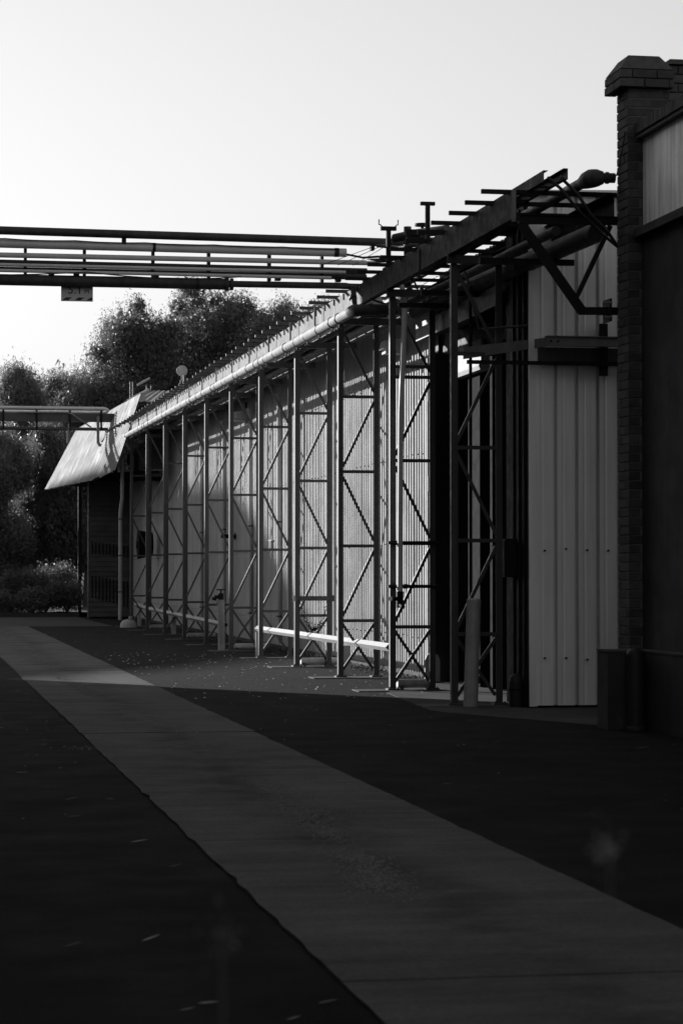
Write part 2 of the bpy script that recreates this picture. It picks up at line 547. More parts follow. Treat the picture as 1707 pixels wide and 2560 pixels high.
# things fixed on the shed wall
def wall_light(loc, lab):
    t = empty('wall_light', loc, lab, 'light')
    hd = MB().prism([(-.34, -.02), (-.30, .10), (0, .14), (0, -.06)], 'y', -.17, .17)
    ob('lamp_housing', hd, 'offwhite', t)
    ob('diffuser', B(-.30, -.04, -.14, .14, -.085, -.05), 'white', t)
    ob('mounting_bracket', B(-.03, .02, -.05, .05, -.02, .32), 'steel_dark', t)
    return t
wall_light((WX - .03, 33.9, 4.66), 'boxy pale wall light with cobweb high behind the second tower')
wall_light((WX - .03, 50.5, 4.72), 'boxy grey wall light high on the shed between far towers')
t = empty('wall_tag', (WX - .03, 46.8, 2.0), 'small white box on the wall above the guard rail', 'box')
ob('box_body', B(-.05, 0, -.12, .12, -.10, .06), 'white', t)
ob('hasp', B(-.06, 0, -.22, .14, .065, .09), 'offwhite', t)
t = empty('vent_stub', (WX, 52.3, 2.24), 'short dark pipe stub sticking out of the shaded shed wall', 'pipe')
ob('pipe_stub', MB().tube([(0, 0, 0), (-.34, 0, 0)], .045, 10), 'steel_dark', t)
ob('flange', MB().tube([(-.03, 0, 0), (-.045, 0, 0)], .08, 12), 'steel_dark', t)
t = empty('marker_plate', (6.72, 31.1, 0), 'small round topped white marker at the foot of the second tower', 'marker')
mk = MB().prism([(-.10, 0), (.10, 0), (.10, .30), (.07, .37), (0, .40), (-.07, .37), (-.10, .30)], 'y', -.02, .02)
ob('plate', mk, 'white', t)
ob('foot', B(-.12, .12, -.05, .05, 0, .02), 'concrete', t)
for (yy, lab) in ((45.6, 'grey downpipe on the shed wall behind the fire hydrant standpipe'), (49.6, 'grey downpipe on the shaded wall past the hydrant'),
                  (53.9, 'third grey downpipe along the shaded shed wall'), (58.2, 'farthest grey downpipe on the dark end of the shed wall')):
    t = empty('downpipe', (WX - .07, yy, 0), lab, 'downpipe', 'downpipes on the shed wall')
    ob('pipe', MB().tube([(0, 0, .1), (0, 0, 4.6), (-.06, 0, 4.86)], .045, 10), 'wallsheet', t)
    for zz in (.6, 2.4, 4.2):
        ob('clip', MB().tube([(0, 0, zz), (0, 0, zz + .03)], .052, 10), 'steel', t)

# ------------------------------------------------------------------ lattice towers
TY = [25.68, 29.11, 32.77, 36.60, 40.50, 44.36, 48.2, 52.2, 56.3, 60.6, 65.0]
HT = 4.80
LW = 0.075
XF, XB = 0.0, 0.495           # front and back leg centres, local
def angle_leg(x, side):
    """L section: flange facing the camera and a flange along y on the outer side"""
    m_ = MB()
    h = LW / 2
    m_.box(x - h, x + h, -.004, .004, 0.03, HT)
    if side < 0:
        m_.box(x - h, x - h + .008, .0045, .07, 0.03, HT)
    else:
        m_.box(x + h - .008, x + h, .0045, .07, 0.03, HT)
    return m_
RZ = [0.775, 1.79, 2.80, 3.82]
def tower_parts():
    parts = []
    def add(nm, m_, mm='steel'):
        me = fixn(m_.mesh(nm))
        me.materials.append(M[mm])
        parts.append((nm, me))
    add('leg', angle_leg(XF, -1))
    add('leg', angle_leg(XB, 1))
    for z in RZ:
        add('rung', MB().box(XF + LW / 2 - .03, XB - LW / 2 + .03, -.013, -.0045, z - .019, z + .019)
            .box(XF + LW / 2 - .03, XB - LW / 2 + .03, -.013, .03, z + .0195, z + .0235))
    zz = [0.06] + RZ + [4.74]
    a, b = XF + .03, XB - .03
    def brace(x0, z0, x1, z1, yo=0.0):
        m_ = MB()
        m_.bar((x0, .008 + yo, z0), (x1, .008 + yo, z1), 0.006, 0.040, up=(0, 1, 0)) if False else None
        d = Vector((x1 - x0, 0, z1 - z0)).normalized()
        nrm = Vector((-d.z, 0, d.x))
        p, q = Vector((x0, 0, z0)), Vector((x1, 0, z1))
        w = .019
        vs_ = []
        for yv in (.006 + yo, .011 + yo):
            for c, s_ in ((p, -1), (p, 1), (q, 1), (q, -1)):
                v = c + nrm * (w * s_)
                vs_.append((v.x, yv, v.z))
        m_.add(vs_, [(0, 1, 2, 3), (7, 6, 5, 4), (0, 4, 5, 1), (1, 5, 6, 2), (2, 6, 7, 3), (3, 7, 4, 0)])
        # upstanding flange
        up_ = nrm if nrm.z > 0 else -nrm
        vs_ = []
        for yv in (.012 + yo, .045 + yo):
            for c in (p, q):
                for t_ in (.014, .019):
                    v = c + up_ * t_
                    vs_.append((v.x, yv, v.z))
        m_.add(vs_, [(0, 1, 3, 2), (4, 6, 7, 5), (0, 4, 5, 1), (2, 3, 7, 6), (0, 2, 6, 4), (1, 5, 7, 3)])
        return m_
    add('brace', brace(a, zz[1] + .07, b, zz[2] - .06))
    add('brace', brace(a, zz[3] - .07, b, zz[2] + .07))
    add('brace', brace(a, zz[3] + .07, b, zz[4] - .06))
    add('brace', brace(a, zz[5] - .02, b, zz[4] + .07))
    add('brace', brace(a, zz[0] + .05, b, zz[1] - .04))
    add('brace', brace(a, zz[1] - .04, b, zz[0] + .05, 0.050))
    for x in (XF, XB):
        add('base_plate', MB().box(x - .075, x + .075, -.06, .10, 0.0, .03).box(x - .06, x - .045, -.05, -.035, .03, .05).box(x + .045, x + .06, -.05, -.035, .03, .05))
    add('cross_beam', MB().prism([(-.06, HT), (.0, HT), (.0, HT + .008), (-.052, HT + .008), (-.052, HT + .082), (.0, HT + .082), (.0, HT + .09), (-.06, HT + .09)], 'x', XF - .09, XB + .42))
    return parts
tp = tower_parts()
TOP = lambda yy: 5.15 + .007 * (yy - 22.7)         # top of the channel beams
labels = [
    'near dark lattice tower standing in shade beside the leaning white bollard',
    'second lattice tower with a vertical pipe and valve on its front leg',
    'third lattice tower, the one after the pipe and valve tower',
    'fourth lattice tower with a chain looped from its low bar',
    'fifth lattice tower at the near end of the far guard rail gap',
    'sixth lattice tower beside the hydrant standpipe',
    'seventh lattice tower from the near end, behind the hydrant standpipe',
    'eighth lattice tower from the near end of the row',
    'ninth lattice tower from the near end of the row',
    'tenth lattice tower, second last of the row',
    'last and farthest lattice tower of the row']
towers = []
for i, ty in enumerate(TY):
    t = empty('lattice_tower', (5.80, ty, 0), labels[i], 'tower', 'lattice towers along the shed')
    t.scale = (1, 1, (TOP(ty) - .265) / (HT + .09))
    for nm, me in tp:
        ob(nm, me, None, t)
    towers.append(t)
    ob('concrete_pad', B(5.42 + random.uniform(-.1, .1), 6.45, ty - .22, ty + .25, -.02, .011 + .001 * (i % 3)), 'concrete', kind='structure')
# extras on single towers
t1, t3, t0 = towers[1], towers[3], towers[0]
ob('clamp_bar', MB().tube([(-.07, -.05, 1.80), (.60, -.05, 1.80)], .022, 10).tube([(.02, -.05, 1.8), (.07, -.05, 1.8)], .03, 10).tube([(.42, -.05, 1.8), (.47, -.05, 1.8)], .03, 10), 'steel_dark', t1)
ob('clamp_bar', MB().tube([(-.07, -.05, 1.27), (.60, -.05, 1.27)], .022, 10).tube([(.12, -.05, 1.27), (.17, -.05, 1.27)], .03, 10).tube([(.5, -.05, 1.27), (.55, -.05, 1.27)], .03, 10), 'steel_dark', t1)
ob('rung', B(.0, .5, -.013, -.004, 3.93, 3.97), 'steel', t1)
ob('chain_bar', B(-.06, .56, -.03, -.012, 1.00, 1.07), 'steel', t3)
ob('chain_bar_end', B(-.065, -.03, -.035, -.03, .99, 1.08), 'offwhite', t3)
ob('chain_bar_end', B(.53, .57, -.035, -.03, .99, 1.08), 'steel', t3)
# steel chain looped from the bar
ch = empty('steel_chain', (5.8, 36.55, 0), 'steel chain hanging in a loop from the low bar of the fourth tower', 'chain')
link = MB()
ring = [(0.020 * math.cos(t_), 0, 0.032 * math.sin(t_)) for t_ in [2 * math.pi * k / 10 for k in range(11)]]
link.tube(ring, .0055, 6, caps=False)
link_me = fixn(link.mesh('chain_link'))
link_me.materials.append(M['steel_dark'])
npt = 24
for i in range(npt):
    s_ = i / (npt - 1)
    x = .05 + .40 * s_
    z = 1.0 - .42 * (1 - (2 * s_ - 1) ** 2) ** 0.8
    s2 = min(1, s_ + .01)
    z2 = 1.0 - .42 * max(0, (1 - (2 * s2 - 1) ** 2)) ** 0.8
    ang = math.atan2((.40 * .01), -(z2 - z) if abs(z2 - z) > 1e-6 else 1e-6)
    ob('chain_link', link_me, None, ch, loc=(x, 0, z), rot=(0, -ang if s_ < .5 else -ang, (i % 2) * 1.3))
for i in range(9):
    ob('chain_link', link_me, None, ch, loc=(.25 + random.uniform(-.04, .04), -.01, .60 - i * .014), rot=(random.uniform(-1, 1), random.uniform(-1, 1), random.uniform(0, 3)))
# pipe with valve down the front leg of the second tower
vp = empty('valve_pipe', (5.86, 28.98, 0), 'slim vertical pipe with a brass valve running down the second tower', 'pipe')
ob('pipe', MB().tube([(.10, .35, 5.0), (.085, .12, 4.72), (.06, .02, 4.45), (.012, -.01, 3.4), (.0, 0, 1.22)], .034, 12), 'pipe_grey', vp)
ob('valve', MB().tube([(0, 0, 1.22), (0, 0, 1.02)], .045, 12).tube([(0, 0, 1.13), (-.11, -.06, 1.13)], .026, 10).tube([(0, -.02, 1.06), (.02, -.09, 1.03)], .03, 10), 'steel_dark', vp)
ob('valve_handle', MB().tube([(-.11, -.06, 1.13), (-.135, -.075, 1.13)], .030, 12), 'galv', vp)
# white tubes lying between the tower feet
for i, lab in ((1, 'white tube lying between the feet of the second tower'), (3, 'white tube lying between the feet of the chained tower'),
               (5, 'white tube lying between the feet of the hydrant tower'), (7, 'white tube between the feet of the eighth tower'), (9, 'white tube between the feet of the second last tower')):
    ty = TY[i]
    tb = empty('ground_tube', (5.87, ty + .10, .085), lab, 'tube', 'white tubes at the tower feet')
    ob('tube_body', MB().tube([(0, 0, 0), (.44 if i == 1 else .62, 0.02, 0)], .055, 12), 'offwhite', tb)
    ob('cradle', B(.03, .07, -.07, .07, -.074, -.02), 'concrete', tb)

# ------------------------------------------------------------------ overhead pipe and cable rack
rack = empty('cable_rack', (6.2, 46, 5), 'long overhead steel rack with cross bars running along the tower tops', 'rack')
def chan(x, y0, y1, flip=1, h=.26, w=.085, tz=.009, dx=0):
    m_ = MB()
    n = max(1, int((y1 - y0) / 4))
    z0t, z1t = TOP(y0), TOP(y1)
    prof = [(0, 0), (w * flip, 0), (w * flip, -tz), (tz * flip, -tz), (tz * flip, -h + tz), (w * flip, -h + tz), (w * flip, -h), (0, -h)]
    vs_ = [(x + u, y0, z0t + v) for u, v in prof] + [(x + u, y1, z1t + v) for u, v in prof]
    k = len(prof)
    m_.add(vs_, [tuple(range(k)), tuple(reversed(range(k, 2 * k)))] + [(i, i + k, (i + 1) % k + k, (i + 1) % k) for i in range(k)])
    return m_
segs = [(22.75, 27.16, 'steel_dark'), (27.18, 31.15, 'steel_dark'), (31.17, 32.75, 'galv'), (32.77, 40.4, 'galv'), (40.42, 48.1, 'galv'), (48.12, 56.2, 'galv'), (56.22, 64.9, 'galv'), (64.92, 70.6, 'galv')]  # near segments take dark steel: their shade is put into the colour
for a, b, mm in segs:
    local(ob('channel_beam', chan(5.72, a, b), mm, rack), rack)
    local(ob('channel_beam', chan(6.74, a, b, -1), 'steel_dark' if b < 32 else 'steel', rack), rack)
# splice plate and end plate
local(ob('splice_plate', B(5.700, 5.716, 27.12, 27.16, TOP(27.2) - .25, TOP(27.2) - .01), 'galv', rack), rack)
local(ob('end_plate', B(5.70, 5.738, 22.70, 22.74, TOP(22.7) - .30, TOP(22.7) + .01), 'galv', rack), rack)
# cross bars
yy = 22.95
i = 0
while yy < 70.4:
    zt = TOP(yy)
    xl = 5.46 + random.uniform(-.02, .02)
    m_ = MB().box(xl, 6.82, yy - .02, yy + .02, zt + .002, zt + .045)
    local(ob('cross_bar', m_, 'steel_dark' if yy < 31 else 'steel', rack), rack)  # same darker steel paints the shade on the near bars
    if yy > 31:
        local(ob('hanger_bolt', MB().box(5.700, 5.716, yy + .05, yy + .075, zt - .085, zt + .002), 'steel_dark', rack), rack)
    if i % 3 == 2 and yy > 31.5:
        local(ob('pipe_hanger', MB().box(5.60, 5.625, yy + .3, yy + .315, zt - .36, zt - .02).box(5.6, 5.716, yy + .3, yy + .315, zt - .02, zt - .005), 'galv', rack), rack)
    yy += 0.755
    i += 1
for (xp, rp, dz_, mm, y0_, y1_) in ((5.95, .045, -.09, 'pipe_dark', 31.4, 70.3), (6.13, .07, -.12, 'pipe_grey', 31.8, 70.3), (6.36, .06, -.10, 'pipe_dark', 30.8, 70.3), (6.52, .03, -.06, 'pipe_dark', 30.8, 70.3), (6.28, .035, .10, 'pipe_dark', 31.0, 69.5)):
    local(ob('rack_pipe', MB().tube([(xp, y0_, TOP(y0_) + dz_), (xp, y1_, TOP(y1_) + dz_)], rp, 10), mm, rack), rack)
# cable ladder side rails on top
for xr, y0 in ((5.92, 22.35), (6.12, 22.2)):
    m_ = MB()
    prof = [(0, .045), (.045, .045), (.045, .05), (.005, .05), (.005, .145), (.045, .145), (.045, .15), (0, .15)]
    if xr > 6:
        prof = [(-u, v) for u, v in prof]
    y1 = 70.3
    k = len(prof)
    vs_ = [(xr + u, y0, TOP(y0) + v) for u, v in prof] + [(xr + u, y1, TOP(y1) + v) for u, v in prof]
    if xr > 0:
        m_.add(vs_, [tuple(range(k)), tuple(reversed(range(k, 2 * k)))] + [(q, q + k, (q + 1) % k + k, (q + 1) % k) for q in range(k)])
    # the ladder ends where the bridge pipes come in
    me_ = m_
    vs2 = [(xr + u, y0, TOP(y0) + v) for u, v in prof] + [(xr + u, 30.4, TOP(30.4) + v) for u, v in prof]
    me_ = MB().add(vs2, [tuple(range(k)), tuple(reversed(range(k, 2 * k)))] + [(q, q + k, (q + 1) % k + k, (q + 1) % k) for q in range(k)])
    local(ob('tray_rail', me_, 'steel_dark', rack), rack)
for q in range(26):
    yy = 22.5 + q * .3
    local(ob('tray_rung', B(5.926, 6.114, yy, yy + .02, TOP(yy) + .052, TOP(yy) + .068), 'steel_dark', rack), rack)
# loose cables leaving the tray
for q, pts in enumerate(([(5.95, 22.3, 5.22), (6.05, 22.2, 5.1), (6.2, 22.15, 4.9), (6.45, 22.3, 4.72), (6.72, 22.6, 4.62)],
                         [(6.08, 22.3, 5.22), (6.22, 22.2, 5.05), (6.34, 22.2, 4.86), (6.55, 22.3, 4.70), (6.74, 22.5, 4.55)])):
    c = ob('loose_cable', MB().tube(pts, .016, 8), 'rubber', None,
           label=('upper' if q == 0 else 'lower') + ' black cable sagging from the tray end to the brick pier', cat='cable', group='cables at the tray end')

# lagged pipe under the beam
lp = empty('lagged_pipe', (5.60, 48, 4.9), 'long pale lagged pipe with joints slung under the sunlit beam', 'pipe')
PZ = lambda y: TOP(y) - .26 - .112 + .0008 * (y - 30)
y = 30.7
while y < 70:
    L = random.choice([.55, .95, 1.05, 1.1])
    y2 = min(70.2, y + L)
    r = .070 + random.uniform(-.004, .006)
    o = ob('pipe_section', MB().tube([(5.60, y, PZ(y)), (5.60, y2 - .012, PZ(y2))], r, 16), 'lag', lp)
    local(o, lp)
    o = ob('pipe_band', MB().tube([(5.60, y2 - .025, PZ(y2)), (5.60, y2 + .008, PZ(y2))], .079, 16), 'steel', lp)
    local(o, lp)
    o = ob('pipe_clip', MB().box(5.585, 5.61, y2 - .03, y2 - .01, PZ(y2) - .13, PZ(y2) - .078).box(5.56, 5.64, y2 - .03, y2 - .01, PZ(y2) - .135, PZ(y2) - .125), 'galv', lp)
    local(o, lp)
    y = y2
local(ob('end_elbow', MB().tube([(5.60, 30.85, PZ(30.85)), (5.60, 30.65, PZ(30.65)), (5.64, 30.5, 4.82), (5.76, 30.42, 4.82), (6.15, 30.3, 4.82)], [.08, .08, .08, .075, .07], 14), 'pipe_dark', lp), lp)
# dark pipe beneath the near rack with an elbow into the brick pier
np_ = empty('duct_pipe', (6.45, 25, 5.2), 'thick dark pipe on the rack with an elbow into the brick pier', 'pipe')
el = [(6.43, 31.5, 5.30), (6.43, 26, 5.27), (6.43, 22.75, 5.26), (6.435, 22.5, 5.255), (6.47, 22.42, 5.25), (6.55, 22.40, 5.25), (6.70, 22.40, 5.25)]
local(ob('pipe', MB().tube(el[:3], .055, 14), 'pipe_dark', np_), np_)
local(ob('elbow', MB().tube([(6.43, 22.80, 5.26), (6.43, 22.62, 5.26), (6.435, 22.5, 5.255), (6.47, 22.42, 5.25), (6.53, 22.40, 5.25)], [.06, .085, .092, .085, .06], 16), 'pipe_dark', np_), np_)
local(ob('stub_pipe', MB().tube([(6.5, 22.40, 5.25), (6.64, 22.40, 5.25)], .048, 14).tube([(6.55, 22.4, 5.25), (6.575, 22.4, 5.25)], .058, 14), 'pipe_dark', np_), np_)
np2 = empty('under_rack_pipe', (6.35, 26, 4.75), 'dark lagged pipe running below the near end of the rack', 'pipe')
local(ob('pipe', MB().tube([(6.62, 22.9, 4.80), (6.45, 26, 4.78), (6.28, 30, 4.76)], .10, 16), 'pipe_dark', np2), np2)
local(ob('pipe', MB().tube([(6.30, 23.3, 4.86), (6.2, 27, 4.84), (6.1, 30.6, 4.84)], .05, 12), 'pipe_dark', np2), np2)
local(ob('tape_patch', MB().tube([(6.475, 25.4, 4.782), (6.468, 25.52, 4.781)], .105, 16), 'galv', np2), np2)
for yy in (24.2, 27.1, 28.4):
    local(ob('pipe_support', B(5.73, 6.73, yy - .03, yy + .03, 4.63, 4.69), 'steel_dark', np2), np2)

# bracket from the brick pier carrying the rack
br = empty('wall_bracket', (6.62, 22.7, 4.4), 'dark steel bracket bolted to the brick pier carrying the rack end', 'bracket')
def lbar(nm, p, q, w, d, m_='steel_dark'):
    p, q = Vector(p), Vector(q)
    dd = (q - p).normalized()
    nn = Vector((-dd.z, 0, dd.x))
    vs_ = []
    for yv in (p.y - d / 2, p.y + d / 2):
        for c, s_ in ((p, -1), (p, 1), (q, 1), (q, -1)):
            v = c + nn * (w / 2 * s_)
            vs_.append((v.x, yv, v.z))
    o = ob(nm, MB().add(vs_, [(0, 1, 2, 3), (7, 6, 5, 4), (0, 4, 5, 1), (1, 5, 6, 2), (2, 6, 7, 3), (3, 7, 4, 0)]), m_, br)
    local(o, br)
YB = 22.62
lbar('top_beam', (5.74, YB, 4.855), (6.76, YB, 4.868), .075, .07)
local(ob('top_beam_flange', B(5.74, 6.76, YB - .06, YB + .06, 4.897, 4.905), 'steel_dark', br), br)
lbar('knee_brace', (5.77, YB + .001, 4.815), (6.372, YB + .001, 3.985), .085, .064)
lbar('foot_beam', (6.345, YB + .002, 3.985), (6.755, YB + .002, 3.99), .072, .060)
lbar('strut', (6.66, YB + .003, 4.82), (6.325, YB + .003, 4.13), .042, .05)
local(ob('anchor_plate', B(6.62, 6.64, 22.5, 22.75, 3.88, 4.10), 'steel_dark', br), br)
local(ob('anchor_bolt', MB().tube([(6.56, 22.5, 4.05), (6.64, 22.5, 4.06)], .012, 8), 'galv', br), br)
local(ob('anchor_bolt', MB().tube([(6.56, 22.5, 3.91), (6.64, 22.5, 3.92)], .012, 8), 'galv', br), br)

# rack posts that carry the bridge
post = empty('rack_post', (6.02, 30.5, 5.2), 'short upright rack post with a hooked saddle where the pipe bridge lands', 'post')
ob('post_stem', B(-.028, .028, -.028, .028, 0, .66), 'steel_dark', post)
ob('saddle', B(-.10, .10, -.03, .03, .66, .71), 'steel_dark', post)
for s_ in (-1, 1):
    ob('saddle_hook', MB().tube([(s_ * .085, 0, .71), (s_ * .11, 0, .735), (s_ * .125, 0, .735), (s_ * .125, 0, .80)], .008, 6), 'steel_dark', post)
post = empty('rack_tee_post', (6.0, 28.0, 5.19), 'taller tee topped post standing on the near rack', 'post')
ob('post_stem', B(-.025, .025, -.025, .025, 0, .62), 'steel_dark', post)
ob('tee_bar', B(-.085, .085, -.03, .03, .62, .66), 'steel_dark', post)
post = empty('rack_pipe_post', (6.0, 54.5, 5.3), 'little twin pipe post sticking up midway along the sunlit rack', 'post')
ob('post_stem', MB().tube([(-.03, 0, 0), (-.03, 0, .5)], .02, 8), 'steel', post)
ob('post_stem', MB().tube([(.05, 0, 0), (.05, 0, .62)], .03, 8), 'steel', post)
disc = empty('disc_sign', (6.72, 62, 5.4), 'plain round pale disc on a stalk above the far rack', 'sign')
ob('disc', MB().tube([(.1, -.01, 1.25), (.1, .015, 1.25)], .142, 32), 'offwhite', disc)
ob('stalk', MB().tube([(.1, .03, 0), (.1, .03, 1.25)], .018, 8), 'steel', disc)

# ------------------------------------------------------------------ pipe bridge with the clearance sign
bg1 = empty('pipe_bridge', (2.0, 31.3, 5.5), 'bundle of pipes bridging the lane above the height sign', 'pipe bridge')
def bp(nm, x0, x1, z0, z1, r, mm, yy=31.3, n=14, parent=bg1):
    return local(ob(nm, MB().tube([(x0, yy, z0), (x1, yy, z1)], r, n), mm, parent), parent)
XL = -2.45
bp('pipe', XL, 6.55, 5.862, 5.80, .054, 'pipe_dark', 31.2)
bp('pipe', XL, 5.60, 5.69, 5.66, .057, 'pipe_grey', 31.25)
bp('pipe', XL, 6.0, 5.53, 5.54, .034, 'pipe_grey', 31.30)
bp('pipe', XL, 5.9, 5.465, 5.45, .026, 'pipe_dark', 31.36)
bp('pipe', XL, 5.9, 5.43, 5.425, .024, 'pipe_dark', 31.44)
bp('pipe', XL, 5.6, 5.41, 5.405, .022, 'pipe_grey', 31.28)
bp('pipe', XL, 5.9, 5.362, 5.36, .036, 'pipe_dark', 31.40)
bp('pipe', XL, 5.4, 5.33, 5.322, .022, 'pipe_grey', 31.24)
bp('pipe', XL, 4.02, 5.215, 5.217, .073, 'pipe_dark', 31.3)
bp('pipe', 4.02, 5.62, 5.222, 5.228, .043, 'pipe_dark', 31.3)
bp('pipe_flange', 4.0, 4.05, 5.217, 5.217, .088, 'pipe_dark', 31.3)
bp('pipe_flange', 4.07, 4.11, 5.217, 5.217, .08, 'pipe_dark', 31.3)
bp('clamp_band', 5.44, 5.50, 5.661, 5.661, .061, 'rubber', 31.25)
bp('clamp_band', 3.05, 3.09, 5.671, 5.671, .061, 'rubber', 31.25)
bp('clamp_band', 3.62, 3.66, 5.217, 5.217, .077, 'rubber', 31.3)
for k, x in enumerate((-1.6, -.4, .4, 1.42, 2.18, 3.07, 3.80, 4.6, 5.3)):
    local(ob('hanger', B(x - .018, x + .018, 31.345, 31.47, 5.28, 5.64), 'steel_dark', bg1), bg1)
for k, x in enumerate((-1.0, 2.68, 5.95)):
    local(ob('saddle_bracket', B(x - .025, x + .025, 31.20, 31.32, 5.70, 5.80), 'steel_dark', bg1), bg1)
for k, x in enumerate((1.75, 2.07, 3.1, 4.7, 5.5)):
    local(ob('clip', B(x - .035, x + .035, 31.24, 31.36, 5.28, 5.34), 'steel_dark', bg1), bg1)
# elbow of the lower pipe dropping below the beam
local(ob('elbow', MB().tube([(5.55, 31.3, 5.228), (5.66, 31.3, 5.222), (5.70, 31.28, 5.17), (5.70, 31.2, 5.0), (5.72, 31.15, 4.9), (5.80, 31.1, 4.84), (6.1, 31.0, 4.83)], .045, 12), 'pipe_dark', bg1), bg1)
local(ob('elbow', MB().tube([(5.86, 31.4, 5.36), (5.88, 31.36, 5.2), (5.86, 31.3, 4.98), (5.93, 31.2, 4.88), (6.2, 31.1, 4.86)], .03, 10), 'pipe_dark', bg1), bg1)
local(ob('pipe_flange', MB().tube([(5.70, 31.25, 5.08), (5.70, 31.23, 5.05)], .065, 14), 'pipe_dark', bg1), bg1)
# loose wires along the bridge
def wire(nm, pts, r, lab, mm='rubber'):
    return ob(nm, MB().tube(pts, r, 6), mm, None, label=lab, cat='cable')
def sag(p, q, s_, n=14):
    p, q = Vector(p), Vector(q)
    return [p.lerp(q, i / n) + Vector((0, 0, -4 * s_ * (i / n) * (1 - i / n))) for i in range(n + 1)]
w_ = []
for i in range(9):
    w_ += sag((XL + i * .9, 31.18, 5.755 - .006 * i), (XL + (i + 1) * .9, 31.18, 5.75 - .006 * i), .012, 6)[:-1]
wire('bridge_wire', w_, .008, 'thin black wire strapped along the upper grey bridge pipe')
wire('bridge_wire', sag((-1, 31.15, 5.30), (2.2, 31.15, 5.32), .06) + sag((2.2, 31.15, 5.32), (4.2, 31.15, 5.30), .05)[1:], .008, 'slack thin wire drooping below the bridge pipes')
wire('bridge_wire', [(5.6, 31.25, 5.64), (5.8, 31.1, 5.58), (5.95, 30.8, 5.56), (6.1, 30.4, 5.4)], .016, 'black cable spilling from the cut end of the grey bridge pipe')
for q in range(3):
    wire('stay_wire', [(5.3 + .2 * q, 31.3, 5.50), (6.02, 30.5, 5.72 - .02 * q)], .004, ('upper', 'middle', 'lower')[q] + ' thin stay wire from the bridge to the saddle post')
# rubble of clamps near the post
jc = empty('pipe_junction', (6.25, 30.2, 5.4), 'dark cluster of pipe fittings where the bridge meets the rack', 'pipe fitting')
ob('fitting', MB().tube([(-.15, .3, .36), (.05, 0, .38), (.35, -.6, .36)], .06, 12), 'pipe_dark', jc)
ob('fitting', MB().tube([(.0, .2, .10), (.0, .2, .50)], .05, 12).tube([(.0, .2, .36), (.0, .2, .40)], .075, 12), 'pipe_dark', jc)
ob('fitting', MB().tube([(-.1, -.3, -.15), (.1, -.3, .32)], .035, 10), 'pipe_dark', jc)
ob('fitting', B(-.25, .5, -.9, -.82, .24, .31), 'steel_dark', jc)
ob('valve_wheel', MB().tube([(.13, -.1, .47), (.13, -.1, .50)], .10, 16).tube([(.13, -.1, .38), (.13, -.1, .5)], .02, 8), 'steel_dark', jc)

ob('fitting', MB().tube([(-.32, .6, .30), (-.1, .3, .24), (.1, -.2, .22), (.3, -1.2, .2)], .022, 8), 'pipe_dark', jc)
ob('fitting', MB().tube([(-.38, .9, .14), (-.22, .5, .10), (-.1, .1, -.05), (-.08, -.3, -.3)], .03, 8), 'pipe_dark', jc)
ob('fitting', B(-.30, .42, -.04, .03, .03, .09), 'steel_dark', jc)
ob('fitting', B(-.36, .30, -1.5, -1.44, .08, .13), 'steel_dark', jc)
ob('cable_loop', MB().tube([(-.45, .8, -.35), (-.25, .4, -.48), (0, -.2, -.52), (.25, -1.0, -.42), (.3, -1.3, -.3)], .014, 8), 'rubber', jc)
ob('cable_loop', MB().tube([(-.2, -.9, -.2), (-.12, -1.0, -.45), (-.05, -1.05, -.62), (0, -1.1, -.5)], .012, 8), 'rubber', jc)
# clearance sign 5.1M, hung under the lowest bridge pipe (flat painted board, letters 2 mm proud)
sg = empty('height_sign', (2.085, 31.39, 4.965), 'height clearance sign reading 5.1M hanging under the pipe bridge', 'sign')
ob('board', B(-.205, .205, -.006, .006, 0, .22), 'signface', sg)
for x in (-.17, .17):
    ob('hanger_strap', B(x - .012, x + .012, -.004, .02, .22, .27), 'steel_dark', sg)
st = MB()
for x in (-.19, -.03, .12):
    x1, x2 = x, x + .075
    for q in range(2):
        pass
    vs_ = [(x1, -.0085, .012), (x2, -.0085, .012), (min(x2 + .05, .203), -.0085, .05), (x1 + .05, -.0085, .05)]
    st.add(vs_, [(0, 1, 2, 3)])
ob('hazard_stripe', st, 'signblack', sg)
def text(body, size, loc, parent, m_, rot=(math.radians(90), 0, 0), nm='lettering'):
    cu = bpy.data.curves.new(nm, 'FONT')
    cu.body = body
    cu.size = size
    cu.align_x = 'CENTER'
    cu.extrude = 0.0015
    tmp = bpy.data.objects.new(nm + '_tmp', cu)
    COL.objects.link(tmp)
    bpy.context.view_layer.update()
    dg = bpy.context.evaluated_depsgraph_get()
    me = bpy.data.meshes.new_from_object(tmp.evaluated_get(dg))
    bpy.data.objects.remove(tmp)
    me.name = nm
    me.materials.clear()
    me.materials.append(M[m_])
    return ob(nm, me, None, parent, loc=loc, rot=rot)
text('5.1', .16, (-.025, -.009, .098), sg, 'signblack')
text('M', .085, (.125, -.009, .10), sg, 'signblack')

